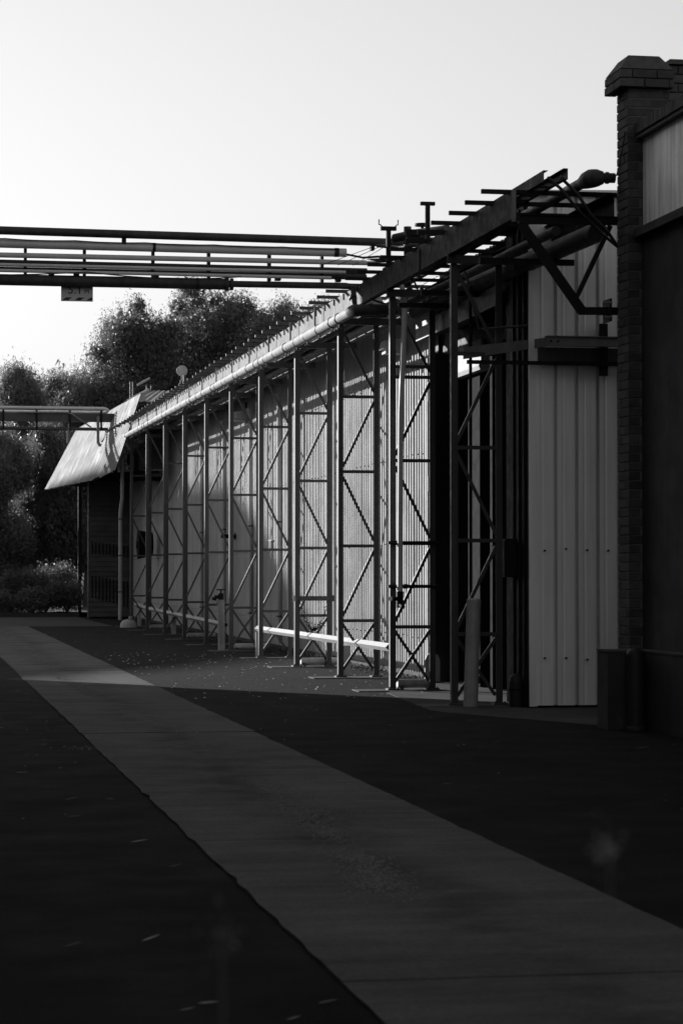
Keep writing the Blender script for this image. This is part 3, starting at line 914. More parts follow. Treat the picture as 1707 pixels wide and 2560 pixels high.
# ------------------------------------------------------------------ guard rails (square tube set on its corner)
def guard_rail(p, q, lab, posts, taper=False):
    t = empty('guard_rail', (p[0], p[1], 0), lab, 'guard rail', 'guard rails along the towers')
    p, q = Vector(p), Vector(q)
    m_ = MB()
    d = .052
    n = 8
    rings = []
    for i in range(n + 1):
        c = p.lerp(q, i / n)
        if taper and i == n:
            c = c + Vector((-.05, 0, .06))
        rings.append([(c.x - d, c.y, c.z), (c.x, c.y, c.z - d), (c.x + d, c.y, c.z), (c.x, c.y, c.z + d)])
    vs_ = [v for r in rings for v in r]
    fs_ = [(i * 4 + k, i * 4 + (k + 1) % 4, (i + 1) * 4 + (k + 1) % 4, (i + 1) * 4 + k) for i in range(n) for k in range(4)]
    m_.add(vs_, fs_)
    local(ob('rail', m_, 'white', t), t)
    e = MB()
    d2 = d - .008
    for c, yo in ((p, .006), (q, -.006)):
        e.add([(c.x - d2, c.y + yo, c.z), (c.x, c.y + yo, c.z - d2), (c.x + d2, c.y + yo, c.z), (c.x, c.y + yo, c.z + d2)], [(0, 1, 2, 3)])
    local(ob('open_end', e, 'black', t), t)
    for s_ in posts:
        c = p.lerp(q, s_)
        local(ob('post', B(c.x - .05, c.x + .05, c.y - .04, c.y + .04, 0, c.z - .06), 'offwhite', t), t)
    return t
guard_rail((6.03, 30.5, .49), (5.93, 41.9, .47), 'white guard rail threading behind the nearer tower legs, bright in sun', (.26, .985))
guard_rail((5.94, 46.3, .44), (6.10, 66.5, .52), 'dull white guard rail behind the farther shaded towers', (.03, .5, .97), True)

# ------------------------------------------------------------------ bollards and hydrant
bl = empty('leaning_bollard', (5.925, 25.47, 0), 'thick leaning white bollard in shade before the nearest tower', 'bollard', rot=(0, math.radians(1.9), 0))
ob('bollard_shaft', MB().tube([(0, 0, -.02), (0, 0, 1.15)], .078, 20), 'offwhite', bl)
ob('bollard_cap', MB().lathe([(.079, 1.15), (.074, 1.165), (.04, 1.172), (.001, 1.173)], n=20), 'offwhite', bl)
hy = empty('hydrant_standpipe', (5.70, 45.0, 0), 'white capped standpipe with a dark tap valve on top beside the sixth tower', 'hydrant', rot=(0, math.radians(-.8), 0))
ob('standpipe', MB().tube([(0, 0, 0), (0, 0, .94)], .066, 18), 'offwhite', hy)
ob('collar', MB().tube([(-.07, 0, .90), (-.1, 0, .86)], .02, 8), 'offwhite', hy)
ob('tap_body', MB().tube([(0, 0, .94), (0, 0, 1.06)], .05, 12).tube([(.03, 0, 1.0), (-.12, 0, .99)], .035, 12).tube([(-.12, 0, .99), (-.13, 0, .93)], .045, 12), 'steel_dark', hy)
ob('spindle', MB().tube([(0, 0, 1.06), (0, 0, 1.13)], .016, 8), 'steel_dark', hy)
ob('tap_handle', MB().tube([(-.08, 0, 1.13), (.08, 0, 1.13)], .012, 8), 'steel_dark', hy)
bt = empty('ground_tap_mound', (5.62, 63.9, 0), 'small rounded pale concrete lump at the foot of the last tower', 'concrete lump')
ob('lump', MB().lathe([(.22, 0), (.21, .1), (.16, .18), (.06, .215), (.001, .22)], n=16), 'offwhite', bt)
ob('lamp_cap', MB().tube([(.05, -.05, .22), (.05, -.05, .30)], .05, 10), 'white', bt)

# ------------------------------------------------------------------ clad annex beside the shed
an = empty('clad_annex', (7.2, 25.2, 0), 'grey ribbed metal clad annex end wall beside the brick pier', 'building')
AP = .235
def annex_sheet(n, z0, z1):
    """faces -Y; local origin left bottom"""
    pr = []
    for k in range(n):
        u = k * AP
        pr += [(u, .032), (u + .045, .032), (u + .055, .036), (u + .07, .036), (u + .08, .032), (u + AP - .044, .032), (u + AP - .041, -.05), (u + AP - .004, -.05)]
    pr.append((n * AP, .032))
    k = len(pr)
    vs_ = [(u, -d, z0) for u, d in pr] + [(u, -d, z1) for u, d in pr] + [(u, -d + .003, z0) for u, d in pr] + [(u, -d + .003, z1) for u, d in pr]
    fs_ = []
    for i in range(k - 1):
        fs_.append((i, i + k, i + k + 1, i + 1))
        fs_.append((2 * k + i, 2 * k + i + 1, 3 * k + i + 1, 3 * k + i))
        fs_.append((i, i + 1, 2 * k + i + 1, 2 * k + i))
    fs_ += [(0, 2 * k, 3 * k, k), (k - 1, 2 * k - 1, 4 * k - 1, 3 * k - 1)]
    return MB().add(vs_, fs_)
def ln(o):
    return local(o, an)
for k in range(3):
    for (z0, z1, yo) in ((.03, 3.6, 0), (3.58, 5.5, .006)):
        o = ob('cladding_sheet', annex_sheet(3, z0, z1), 'annexsheet', an)
        o.location = (6.56 + k * 3 * AP - 7.2, 25.13 - yo - 25.2 + .004 * (k % 2), 0)
ln(ob('corner_flashing', B(6.485, 6.57, 25.09, 25.13, .02, 5.5), 'annexsheet', an))
ln(ob('side_wall', B(6.487, 6.53, 25.131, 26.12, .02, 5.42), 'steel_dark', an))
for q in range(3):
    ln(ob('side_rib', B(6.465, 6.4865, 25.25 + q * .24, 25.29 + q * .24, .02, 5.4), 'steel_dark', an))
ln(ob('back_wall', B(6.531, 9.0, 25.20, 26.1, 0, 5.40), 'black', an))
ln(ob('annex_roof', MB().add([(6.4, 25.0, 5.5), (9.2, 25.0, 5.56), (9.2, 26.2, 5.56), (6.4, 26.2, 5.5), (6.4, 25.0, 5.54), (9.2, 25.0, 5.60), (9.2, 26.2, 5.60), (6.4, 26.2, 5.54)],
   [(0, 3, 2, 1), (4, 5, 6, 7), (0, 1, 5, 4), (1, 2, 6, 5), (2, 3, 7, 6), (3, 0, 4, 7)]), 'annexsheet', an))
sc_ = MB()
for zz in (.52, 1.70, 3.93):
    for k in range(5):
        x = 6.56 + k * AP + .09
        zr = zz + random.uniform(-.02, .02)
        sc_.tube([(x, 25.072, zr), (x, 25.12, zr)], .011, 8)
ln(ob('sheet_screws', sc_, 'steel_dark', an, kind='stuff'))
# sliding gear rail across the annex
gr = empty('sliding_rail', (6.9, 24.9, 3.9), 'horizontal steel rail and lower bar fixed across the annex cladding', 'rail')
def lg(o):
    return local(o, gr)
lg(ob('rail_channel', B(6.62, 7.60, 24.86, 24.94, 3.86, 3.955), 'railpaint', gr))
lg(ob('rail_flange', B(6.62, 7.60, 24.84, 24.96, 3.957, 3.967), 'railpaint', gr))
lg(ob('rail_extension', MB().add([(5.96, 25.92, 3.80), (6.64, 24.95, 3.86), (6.64, 24.95, 3.955), (5.96, 25.92, 3.93), (5.96, 25.96, 3.80), (6.64, 24.99, 3.86), (6.64, 24.99, 3.955), (5.96, 25.96, 3.93)],
   [(0, 1, 2, 3), (7, 6, 5, 4), (0, 4, 5, 1), (3, 2, 6, 7), (0, 3, 7, 4), (1, 5, 6, 2)]), 'railpaint', gr))
for x in (6.66, 6.74):
    lg(ob('bolt', MB().tube([(x, 24.845, 3.91), (x, 24.86, 3.91)], .012, 8), 'steel_dark', gr))
lg(ob('rail_shade_strip', B(6.575, 7.60, 25.04, 25.085, 3.70, 3.86), 'steel', gr))  # dark plate painting the shade below the rail, not a real part
lg(ob('lower_bar', B(5.78, 7.60, 24.97, 25.01, 3.665, 3.705), 'steel_dark', gr))
lg(ob('guide_upright', B(7.25, 7.33, 25.0, 25.06, 3.56, 4.12), 'steel_dark', gr))
# conduit from the rack to the annex
cd = empty('bent_conduit', (6.1, 25.8, 4.3), 'thin bent conduit dropping from the rack then running to the annex corner', 'conduit')
local(ob('conduit_pipe', MB().tube([(5.99, 26.0, 4.78), (6.02, 25.9, 4.6), (6.12, 25.9, 4.14), (6.16, 25.8, 4.12), (6.49, 25.15, 4.10)], .014, 8), 'steel', cd), cd)
local(ob('conduit_pipe', MB().tube([(6.03, 25.9, 4.6), (6.03, 25.9, .3)], .018, 8), 'steel_dark', cd), cd)
eb = empty('electrical_box', (6.46, 25.75, 1.4), 'narrow dark switch box on the annex side wall', 'switch box')
ob('box_body', B(-.10, .02, -.10, .10, 0, .42), 'steel_dark', eb)
ob('box_door', B(-.108, -.1015, -.09, .09, .02, .40), 'steel_dark', eb)
fb = empty('foot_drum', (6.40, 25.35, 0), 'dark rounded drum at the foot of the annex corner', 'drum')
ob('drum_body', MB().lathe([(.075, 0), (.08, .04), (.08, .26), (.07, .33), (.03, .36), (.001, .365)], n=16), 'rubber', fb)
ob('drum_band', MB().lathe([(.0835, .18), (.0835, .20)], n=16), 'steel_dark', fb)

# ------------------------------------------------------------------ brick building
bb = empty('brick_building', (6.8, 21.9, 0), 'dark brick pier and rendered wall building on the right edge', 'building')
def lb(o):
    return local(o, bb)
lb(ob('pier_core', B(6.628, 7.02, 21.908, 22.243, 0, 6.06), 'mortar', bb))
CH = .086
rb = random.Random(3)
brick_meshes = {}
def brick(x0, x1, y0, y1, z0, z1):
    key = (round(x1 - x0, 3), round(y1 - y0, 3), round(z1 - z0, 3))
    if key not in brick_meshes:
        m_ = MB()
        a, b, c = key
        e = .004
        vs_ = []
        for zz, ins in ((0, e), (e, 0), (c - e, 0), (c, e)):
            vs_ += [(ins, ins, zz), (a - ins, ins, zz), (a - ins, b - ins, zz), (ins, b - ins, zz)]
        fs_ = [(0, 3, 2, 1), (12, 13, 14, 15)]
        for r in range(3):
            for q in range(4):
                fs_.append((r * 4 + q, r * 4 + (q + 1) % 4, (r + 1) * 4 + (q + 1) % 4, (r + 1) * 4 + q))
        me = fixn(m_.add(vs_, fs_).mesh('brick'))
        me.materials.append(M['brick'])
        brick_meshes[key] = me
    o = ob('brick', brick_meshes[key], None, bb)
    o.location = (x0 - 6.8 + rb.uniform(-.002, .002), y0 - 21.9 + rb.uniform(-.002, .002), z0)
    return o
nc = 0
z = 0.0
X0, Y0 = 6.62, 21.90
while z < 6.02:
    h = .076
    if nc % 2 == 0:
        brick(X0, X0 + .23, Y0, Y0 + .11, z, z + h)
        brick(X0, X0 + .11, Y0 + .12, Y0 + .35, z, z + h)
        if z > 5.35:
            brick(X0 + .24, X0 + .40, Y0, Y0 + .11, z, z + h)
    else:
        brick(X0, X0 + .11, Y0, Y0 + .23, z, z + h)
        brick(X0, X0 + .11, Y0 + .24, Y0 + .35, z, z + h)
        if z > 5.35:
            brick(X0 + .12, X0 + .35, Y0, Y0 + .11, z, z + h)
            brick(X0 + .36, X0 + .41, Y0, Y0 + .11, z, z + h)
    z += CH
    nc += 1
# corbelled cap
zc = z + .003
lb(ob('cap_core', B(6.55, 7.02, 21.84, 22.30, zc, zc + .20), 'mortar', bb))
for r in range(2):
    zz = zc + r * CH
    xs = [6.525, 6.525 + (.11 if r else .23)]
    x = 6.525
    first = True
    while x < 7.02:
        w = .11 if (first and r) else .23
        x2 = min(x + w, 7.05)
        if x2 - x > .04:
            brick(x, x2, 21.81, 21.92, zz, zz + .076)
        x = x2 + .01
        first = False
    y = 21.93
    first = True
    while y < 22.32:
        w = .11 if (first and not r) else .23
        y2 = min(y + w, 22.34)
        if y2 - y > .03:
            brick(6.525, 6.635, y, y2, zz, zz + .076)
        y = y2 + .01
        first = False
ztop = zc + 2 * CH
chf = MB().add([(6.53, 21.815, ztop), (7.05, 21.815, ztop), (7.05, 22.335, ztop), (6.53, 22.335, ztop),
                (6.63, 21.90, ztop + .14), (6.93, 21.90, ztop + .14), (6.93, 22.25, ztop + .14), (6.63, 22.25, ztop + .14)],
               [(0, 3, 2, 1), (4, 5, 6, 7), (0, 1, 5, 4), (1, 2, 6, 5), (2, 3, 7, 6), (3, 0, 4, 7)])
lb(ob('cap_top', chf, 'brick', bb))
# gable parapet running right behind
lb(ob('gable_wall', B(7.03, 12.0, 22.03, 22.26, 0, 6.28), 'mortar', bb))
r = 0
z = 5.25
while z < 6.25:
    x = 7.035 - (.12 if r % 2 else 0)
    while x < 8.6:
        x2 = x + .23
        if x2 > 7.05:
            brick(max(x, 7.035), x2, 22.0, 22.05, z, z + .076)
        x = x2 + .01
    z += CH
    r += 1
lb(ob('gable_coping', B(7.06, 12.0, 21.97, 22.3, 6.285, 6.33), 'brick', bb))
# rendered wall coming towards the camera
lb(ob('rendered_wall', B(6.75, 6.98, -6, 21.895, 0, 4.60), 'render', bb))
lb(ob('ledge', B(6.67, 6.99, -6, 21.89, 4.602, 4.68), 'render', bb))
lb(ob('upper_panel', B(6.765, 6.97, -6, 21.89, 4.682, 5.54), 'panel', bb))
lb(ob('coping_bed', B(6.70, 7.04, -6, 21.89, 5.542, 5.575), 'mortar', bb))
y = 21.80
for q in range(36):
    brick(6.68, 6.90, y, y + .076, 5.577, 5.687)
    y -= .084
lb(ob('coping_run', B(6.69, 7.0, -6, y + .07, 5.577, 5.68), 'brick', bb))
lb(ob('roof_slab', B(6.98, 14, -6, 22.0, 5.0, 5.2), 'render', bb))
# low plinth walls
pw = empty('low_plinth', (6.5, 22.3, 0), 'low dark concrete plinth wall at the foot of the brick pier', 'low wall')
local(ob('plinth_block', B(6.31, 6.748, 21.56, 21.895, 0, .715), 'concrete_dark', pw), pw)
local(ob('plinth_lit_top', B(6.30, 6.748, 21.55, 21.896, .717, .735), 'concrete', pw), pw)  # lighter colour stands for light falling on the top
pw2 = empty('long_plinth', (6.68, 15, 0), 'long low plinth along the rendered wall with the light on its top put in as a pale edge', 'low wall')
local(ob('plinth_block', B(6.655, 6.748, 2, 21.54, 0, .715), 'render', pw2), pw2)
local(ob('plinth_lit_top', B(6.645, 6.748, 2, 21.545, .717, .735), 'concrete', pw2), pw2)  # paler strip paints the light along the top
pp = empty('round_post', (6.54, 21.45, 0), 'black rounded post standing before the low plinth', 'post')
ob('post_body', MB().lathe([(.085, 0), (.085, .68), (.075, .73), (.04, .755), (.001, .76)], n=20), 'rubber', pp)
ob('post_base', MB().lathe([(.10, 0), (.10, .03), (.086, .04)], n=20), 'rubber', pp)
wire('pier_wire', [(6.607, 21.95, 5.62), (6.605, 22.0, 5.5), (6.604, 22.06, 5.40), (6.607, 22.14, 5.32), (6.61, 22.24, 5.25), (6.58, 22.4, 5.20)], .006, 'thin black wire looping down the side of the brick pier')
# concrete apron at the corner
ob('corner_apron', MB().prism([(5.35, 24.8), (5.45, 24.35), (6.40, 22.1), (7.3, 22.3), (7.3, 31.6), (6.5, 31.6), (6.1, 29.9), (5.62, 28.6)], 'z', -.02, .006), 'concrete_dark', kind='structure')

# ------------------------------------------------------------------ far boiler house with the hipped sheet roof
fh = empty('far_building', (6.5, 76, 0), 'dark far building with a bright flared sheet roof at the end of the lane', 'building')
def lf(o):
    return local(o, fh)
lf(ob('wall_core', B(5.56, 12.0, 77.03, 77.5, 0, 4.6), 'black', fh))
z = .05
q = 0
while z < 4.5:
    lf(ob('weatherboard', MB().add([(5.52, 76.99, z), (6.97, 76.99, z), (6.97, 77.02, z + .155), (5.52, 77.02, z + .155), (5.52, 77.03, z), (6.97, 77.03, z), (6.97, 77.03, z + .155), (5.52, 77.03, z + .155)],
       [(0, 1, 2, 3), (7, 6, 5, 4), (0, 4, 5, 1), (3, 2, 6, 7), (0, 3, 7, 4), (1, 5, 6, 2)]), 'board', fh))
    z += .16
lf(ob('rear_wall', B(6.9, 12.0, 77.52, 84.0, 0, 4.6), 'board', fh))
lf(ob('verandah_post', B(5.6, 5.72, 83.4, 83.52, 0, 4.7), 'steel_dark', fh))
lf(ob('side_wall', B(5.50, 5.55, 77.0, 77.5, 0, 4.5), 'board', fh))
for k in range(12):
    x = 5.60 + k * .112
    lf(ob('vent_slot', B(x, x + .035, 76.972, 76.985, 2.05 - .012 * k, 2.42 - .012 * k), 'black', fh))
    lf(ob('vent_slot', B(x, x + .035, 76.972, 76.985, .45 - .03 * k + .2, 1.35 - .02 * k), 'black', fh))
# roof: flared skirt and hipped upper slope, corrugated sheets
ro = bpy.data.objects.new('roof', None)
COL.objects.link(ro)
ro.parent = fh
lf(ro)
def roof_quad(nm, a, b, c, d, n, mm='roofsheet'):
    """a,b lower edge (near, far); d,c upper edge; ribs run from lower to upper edge"""
    a, b, c, d = [Vector(v) for v in (a, b, c, d)]
    nrm = (b - a).cross(d - a).normalized()
    if nrm.x > 0 and abs(nrm.x) > .3 or nrm.z < 0:
        nrm = -nrm
    vs_, fs_ = [], []
    for i in range(n * 4 + 1):
        s_ = i / (n * 4)
        off = nrm * (.022 if i % 4 in (2, 3) else 0)
        vs_.append(a.lerp(b, s_) + off)
        vs_.append(d.lerp(c, s_) + off)
    m0 = len(vs_)
    vs_ += [v - nrm * .006 for v in vs_]
    for i in range(n * 4):
        fs_.append((2 * i, 2 * i + 1, 2 * i + 3, 2 * i + 2))
        fs_.append((m0 + 2 * i, m0 + 2 * i + 2, m0 + 2 * i + 3, m0 + 2 * i + 1))
        fs_.append((2 * i, 2 * i + 2, m0 + 2 * i + 2, m0 + 2 * i))
    fs_.append((0, m0, m0 + 1, 1))
    e = 2 * n * 4
    fs_.append((e, e + 1, m0 + e + 1, m0 + e))
    return ob(nm, MB().add(vs_, fs_), mm, ro)
KN = lambda y: (5.60 + (84 - y) * .018, y, 6.40 - (84 - y) * .010)
EV = lambda y: (4.52 + (84 - y) * .026, y, 4.31 - (84 - y) * .018)
yy = 84.0
while yy > 66:
    y2 = yy - 1.8
    sh = (0, 0, 0)
    if yy < 70:
        sh = (0, 0, .15)
    a_, b_ = Vector(EV(y2)), Vector(EV(yy))
    if yy < 69:
        a_ = a_ + Vector((.25, 0, .22))
    roof_quad('skirt_sheet', a_, b_ + Vector((0, 0, .02)), KN(yy), KN(y2), 6)
    yy = y2
roof_quad('upper_sheet', KN(66.5), KN(84), (8.05, 84, 7.78), (7.37, 77, 7.25), 40)
roof_quad('hip_sheet', (12, 69, 6.2), KN(67.5), (7.37, 77, 7.25), (12.0, 77, 7.25), 30)
ob('hip_capping', MB().tube([KN(67.5), (7.37, 77, 7.27)], .05, 8), 'white', ro)
ob('ridge_capping', MB().tube([(7.37, 77, 7.28), (8.05, 84, 7.80)], .06, 8), 'white', ro)
ob('barge_capping', MB().tube([EV(84.02), KN(84.02), (8.05, 84.02, 7.80)], .035, 8), 'white', ro)
# roof frame and torn strips hanging off the eave
ob('eave_beam', MB().bar(Vector(EV(84)) + Vector((.15, 0, .05)), Vector(EV(68)) + Vector((.2, 0, .1)), .06, .12), 'steel_dark', ro)
for k in range(7):
    p = Vector(EV(67.8 + k * .55)) + Vector((.12, 0, .14))
    ob('torn_strip', MB().add([p, p + Vector((.03, .22, 0)), p + Vector((.05, .12, -random.uniform(.08, .30)))], [(0, 1, 2)]), 'roofsheet', ro)
for k in range(5):
    yq = 69 + k * 3.4
    lf(ob('eave_strut', MB().bar(Vector(EV(yq)) + Vector((.25, 0, .18)), (6.95, yq, 4.35), .05, .09), 'steel_dark', fh))
# wall strip and downpipe near the far end
fd = empty('far_downpipe', (5.62, 66.5, 0), 'tall pale downpipe standing by the last tower', 'downpipe')
ob('pipe', MB().tube([(0, 0, .15), (0, 0, 3.1), (.05, 0, 3.5), (.05, 0, 4.6)], .05, 12), 'offwhite', fd)
for zz in (.9, 1.9, 2.9):
    ob('collar', MB().tube([(0, 0, zz), (0, 0, zz + .04)], .06, 12), 'steel', fd)
fn = empty('wall_fan', (6.45, 69.0, 2.25), 'round black extractor fan cowl on the far shaded wall', 'fan')
ob('cowl', MB().tube([(.3, 0, 0), (-.05, 0, 0), (-.12, 0, 0)], [.34, .40, .42], 24), 'void', fn)
ob('hub', MB().tube([(-.12, 0, 0), (-.17, 0, 0)], .10, 12), 'steel_dark', fn)
dp = empty('drain_pipework', (5.7, 67, 4.6), 'dark bent pipe hanging below the far end of the rack', 'pipe')
local(ob('pipe', MB().tube([(5.62, 68.2, 5.0), (5.62, 68.2, 4.25), (5.66, 68.2, 4.13), (5.8, 68.2, 4.1), (6.9, 68.2, 4.1)], .06, 12), 'steel_dark', dp), dp)
local(ob('pipe', MB().tube([(6.25, 68.6, 4.3), (6.25, 68.6, 4.75), (6.15, 68.6, 4.85), (6.05, 68.6, 4.75), (6.05, 68.6, 4.5)], .07, 12), 'rubber', dp), dp)

# ------------------------------------------------------------------ second pipe bridge at the far end
b2 = empty('far_pipe_bridge', (3.5, 70, 5.8), 'far low pipe bridge with a rounded loop end crossing before the trees', 'pipe bridge')
def l2(o):
    return local(o, b2)
l2(ob('beam', MB().prism([(69.95, 5.80), (70.08, 5.80), (70.08, 5.82), (69.97, 5.82), (69.97, 6.03), (70.08, 6.03), (70.08, 6.05), (69.95, 6.05)], 'x', -3, 5.75), 'steel', b2))
loop = [(-3, 69.9, 6.19), (5.2, 69.9, 6.19), (5.42, 69.9, 6.19), (5.52, 69.92, 6.16), (5.55, 69.95, 6.13), (5.52, 69.98, 6.10), (5.42, 70.0, 6.08), (-3, 70.0, 6.08)]
l2(ob('loop_pipe', MB().tube(loop, .045, 10), 'pipe_grey', b2))
l2(ob('lower_pipe', MB().tube([(-3, 69.95, 5.60), (5.6, 69.95, 5.59)], .05, 10), 'steel', b2))
for x in (.7, 1.6, 2.55, 3.50, 4.45, 5.35):
    l2(ob('hanger', B(x - .03, x + .03, 69.88, 69.93, 5.56, 6.12), 'steel_dark', b2))
l2(ob('drop_pipe', MB().tube([(4.40, 69.9, 5.6), (4.40, 69.9, 5.18)], .035, 8), 'galv', b2))
l2(ob('conduit', MB().tube([(3.0, 69.85, 6.05), (4.35, 69.85, 6.06), (4.5, 69.85, 6.02), (5.05, 69.85, 5.64)], .022, 8), 'galv', b2))
l2(ob('end_pipe', MB().tube([(5.25, 69.8, 5.95), (5.25, 69.8, 5.2), (5.3, 69.8, 5.12), (5.5, 69.8, 5.1)], .045, 8), 'galv', b2))
l2(ob('end_pipe', MB().tube([(5.70, 69.7, 5.7), (5.70, 69.7, 5.15), (5.75, 69.7, 5.1), (6.0, 69.7, 5.1)], .04, 8), 'galv', b2))
l2(ob('valve', MB().tube([(5.40, 69.8, 5.30), (5.62, 69.8, 5.12)], .10, 12).tube([(5.35, 69.8, 5.05), (5.5, 69.8, 5.45)], .05, 8), 'steel_dark', b2))
l2(ob('end_fitting', MB().tube([(5.62, 69.9, 5.45), (6.0, 69.6, 5.48)], .12, 12), 'lag', b2))
an_ = empty('roof_aerial', (7.3, 76.6, 7.2), 'thin metal mast with a small bright lamp on the far hipped roof', 'mast')
ob('mast', MB().tube([(0, 0, -.9), (0, 0, .22)], .018, 6), 'steel', an_)
ob('mast', MB().tube([(.14, 0, -.9), (.14, 0, .22)], .018, 6), 'steel', an_)
ob('cross_arm', MB().tube([(-.25, 0, .2), (.35, 0, .2)], .018, 6), 'steel', an_)
ob('lamp_head', MB().tube([(-.3, 0, .2), (.1, 0, .42)], .035, 8), 'white', an_)
an2 = empty('roof_mast', (6.55, 74, 6.2), 'thin twin mast rising in front of the far roof', 'mast')
ob('mast', MB().tube([(0, 0, 0), (0, 0, 1.1)], .018, 6), 'steel', an2)
ob('mast', MB().tube([(.08, 0, 0), (.08, 0, 1.1)], .018, 6), 'steel', an2)

# ------------------------------------------------------------------ building on the left, outside the frame, whose shade fills the foreground
lft = empty('left_building', (-7, 15, 0), 'tall building left of the lane carrying the pipe bridge', 'building')
def ll(o):
    return local(o, lft)
ll(ob('wall', B(-14, -2.5, -2.0, 37.95, 0, 10.6), 'leftwall', lft))
ll(ob('roof', B(-14.3, -2.2, -2.3, 41.6, 10.6, 10.85), 'roofsheet', lft))
ll(ob('shade_overhang', B(-14, -2.5, 37.97, 41.5, 8.05, 10.58), 'leftwall', lft))  # unseen overhang added to keep sun off the near rack beams
for k in range(5):
    yy = 7 + k * 6
    w = ob('window', B(-2.52, -2.46, yy, yy + 2.4, 3.0, 4.8), 'steel_dark', lft)
    ll(w)
    for q in range(3):
        g = ob('pane', B(-2.475, -2.45, yy + .1 + q * .76, yy + .76 + q * .76, 3.1, 4.7), 'glass', w)

# ------------------------------------------------------------------ vegetation
def leaves(name, cents, rads, n, size, mm, parent, droop=.8, aspect=.28, clump=10):
    """leaf blades gathered in sprays spread through lobes"""
    cents = np.array(cents, float)
    rads = np.array(rads, float)
    wts = (rads.prod(1)) ** (2 / 3)
    ns = max(1, n // clump)
    idx = RNG.choice(len(cents), ns, p=wts / wts.sum())
    d = RNG.normal(size=(ns, 3))
    d /= np.linalg.norm(d, axis=1)[:, None]
    rr = RNG.uniform(0.35, 1.0, ns) ** .45
    sc_ = cents[idx] + d * rads[idx] * rr[:, None] * (1 + RNG.normal(0, .07, ns))[:, None]
    c = np.repeat(sc_, clump, 0)
    N = len(c)
    spread = size * 1.1
    c = c + RNG.normal(0, 1, (N, 3)) * np.array([spread, spread, spread * 1.5])
    dirv = RNG.normal(size=(N, 3))
    dirv[:, 2] -= droop * 1.6
    dirv /= np.linalg.norm(dirv, axis=1)[:, None]
    side = np.cross(dirv, RNG.normal(size=(N, 3)))
    side /= np.linalg.norm(side, axis=1)[:, None]
    L = size * RNG.uniform(.6, 1.4, N)[:, None]
    W = L * aspect
    V = np.stack([c - dirv * L * .5 - side * W * .5, c - dirv * L * .5 + side * W * .5, c + dirv * L * .5], 1)
    # coarser leaves inside the lobes close the crown
    ni = int(N * .10)
    ii = RNG.choice(len(cents), ni, p=wts / wts.sum())
    d = RNG.normal(size=(ni, 3))
    d /= np.linalg.norm(d, axis=1)[:, None]
    ci = cents[ii] + d * rads[ii] * (RNG.uniform(0, .80, ni) ** .6)[:, None]
    u = RNG.normal(size=(ni, 3))
    u /= np.linalg.norm(u, axis=1)[:, None]
    w = np.cross(u, RNG.normal(size=(ni, 3)))
    w /= np.linalg.norm(w, axis=1)[:, None]
    Li = size * 2.2
    V = np.concatenate([V, np.stack([ci - u * Li * .5 - w * Li * .3, ci - u * Li * .5 + w * Li * .3, ci + u * Li * .6], 1)])
    N = len(V)
    F = np.arange(N * 3)
    me = bpy.data.meshes.new(name)
    me.vertices.add(N * 3)
    me.vertices.foreach_set('co', V.reshape(-1))
    me.loops.add(N * 3)
    me.loops.foreach_set('vertex_index', F)
    me.polygons.add(N)
    me.polygons.foreach_set('loop_start', np.arange(N) * 3)
    me.update(calc_edges=True)
    return ob(name, me, mm, parent)

def tree(name, x, y, h, rx, lab, n=30000, base=.25, size=.2, mm='leaf', lobes=9, seed=0, lean=0.0, group=None, lowfill=True):
    rs = random.Random(seed)
    t = empty(name, (x, y, 0), lab, 'tree', group)
    # trunk and limbs
    tr = MB()
    top = Vector((lean, 0, h * .62))
    pts = [Vector((0, 0, -.1)), Vector((lean * .2 + rs.uniform(-.1, .1), 0, h * .15)), Vector((lean * .55 + rs.uniform(-.15, .15), rs.uniform(-.1, .1), h * .38)), top]
    r0 = h * .022
    tr.tube(pts, [r0 * 1.3, r0, r0 * .75, r0 * .4], 10)
    cents, rads = [], []
    for k in range(lobes):
        f = k / max(1, lobes - 1)
        zz = h * (base + .12 + (1 - base - .26) * f)
        wide = math.sin(math.pi * (.18 + .72 * f)) ** .7
        a = rs.uniform(0, 6.28) + k * 2.4
        rad = rx * wide * rs.uniform(.25, .6)
        if k == lobes - 1:
            rad *= .3
        c = Vector((math.cos(a) * rad + lean * f, math.sin(a) * rad, zz))
        lr = rx * rs.uniform(.38, .58)
        cents.append(c)
        rads.append((lr, lr, lr * rs.uniform(.75, 1.05)))
        st_ = pts[1].lerp(top, min(1, f * .9 + .1))
        tr.tube([st_, st_.lerp(c, .5) + Vector((0, 0, .2)), c], [r0 * .45, r0 * .3, r0 * .1], 6)
        # satellite sprays make the outline uneven
        for q in range(4):
            dv = Vector((rs.gauss(0, 1), rs.gauss(0, 1), rs.gauss(.2, .8))).normalized()
            c2 = c + dv * lr * rs.uniform(.75, 1.15)
            cents.append(c2)
            r2 = lr * rs.uniform(.22, .42)
            rads.append((r2, r2, r2 * 1.1))
    ob('trunk', tr, 'bark', t)
    leaves('crown', cents, rads, n, size, mm, t)
    return t

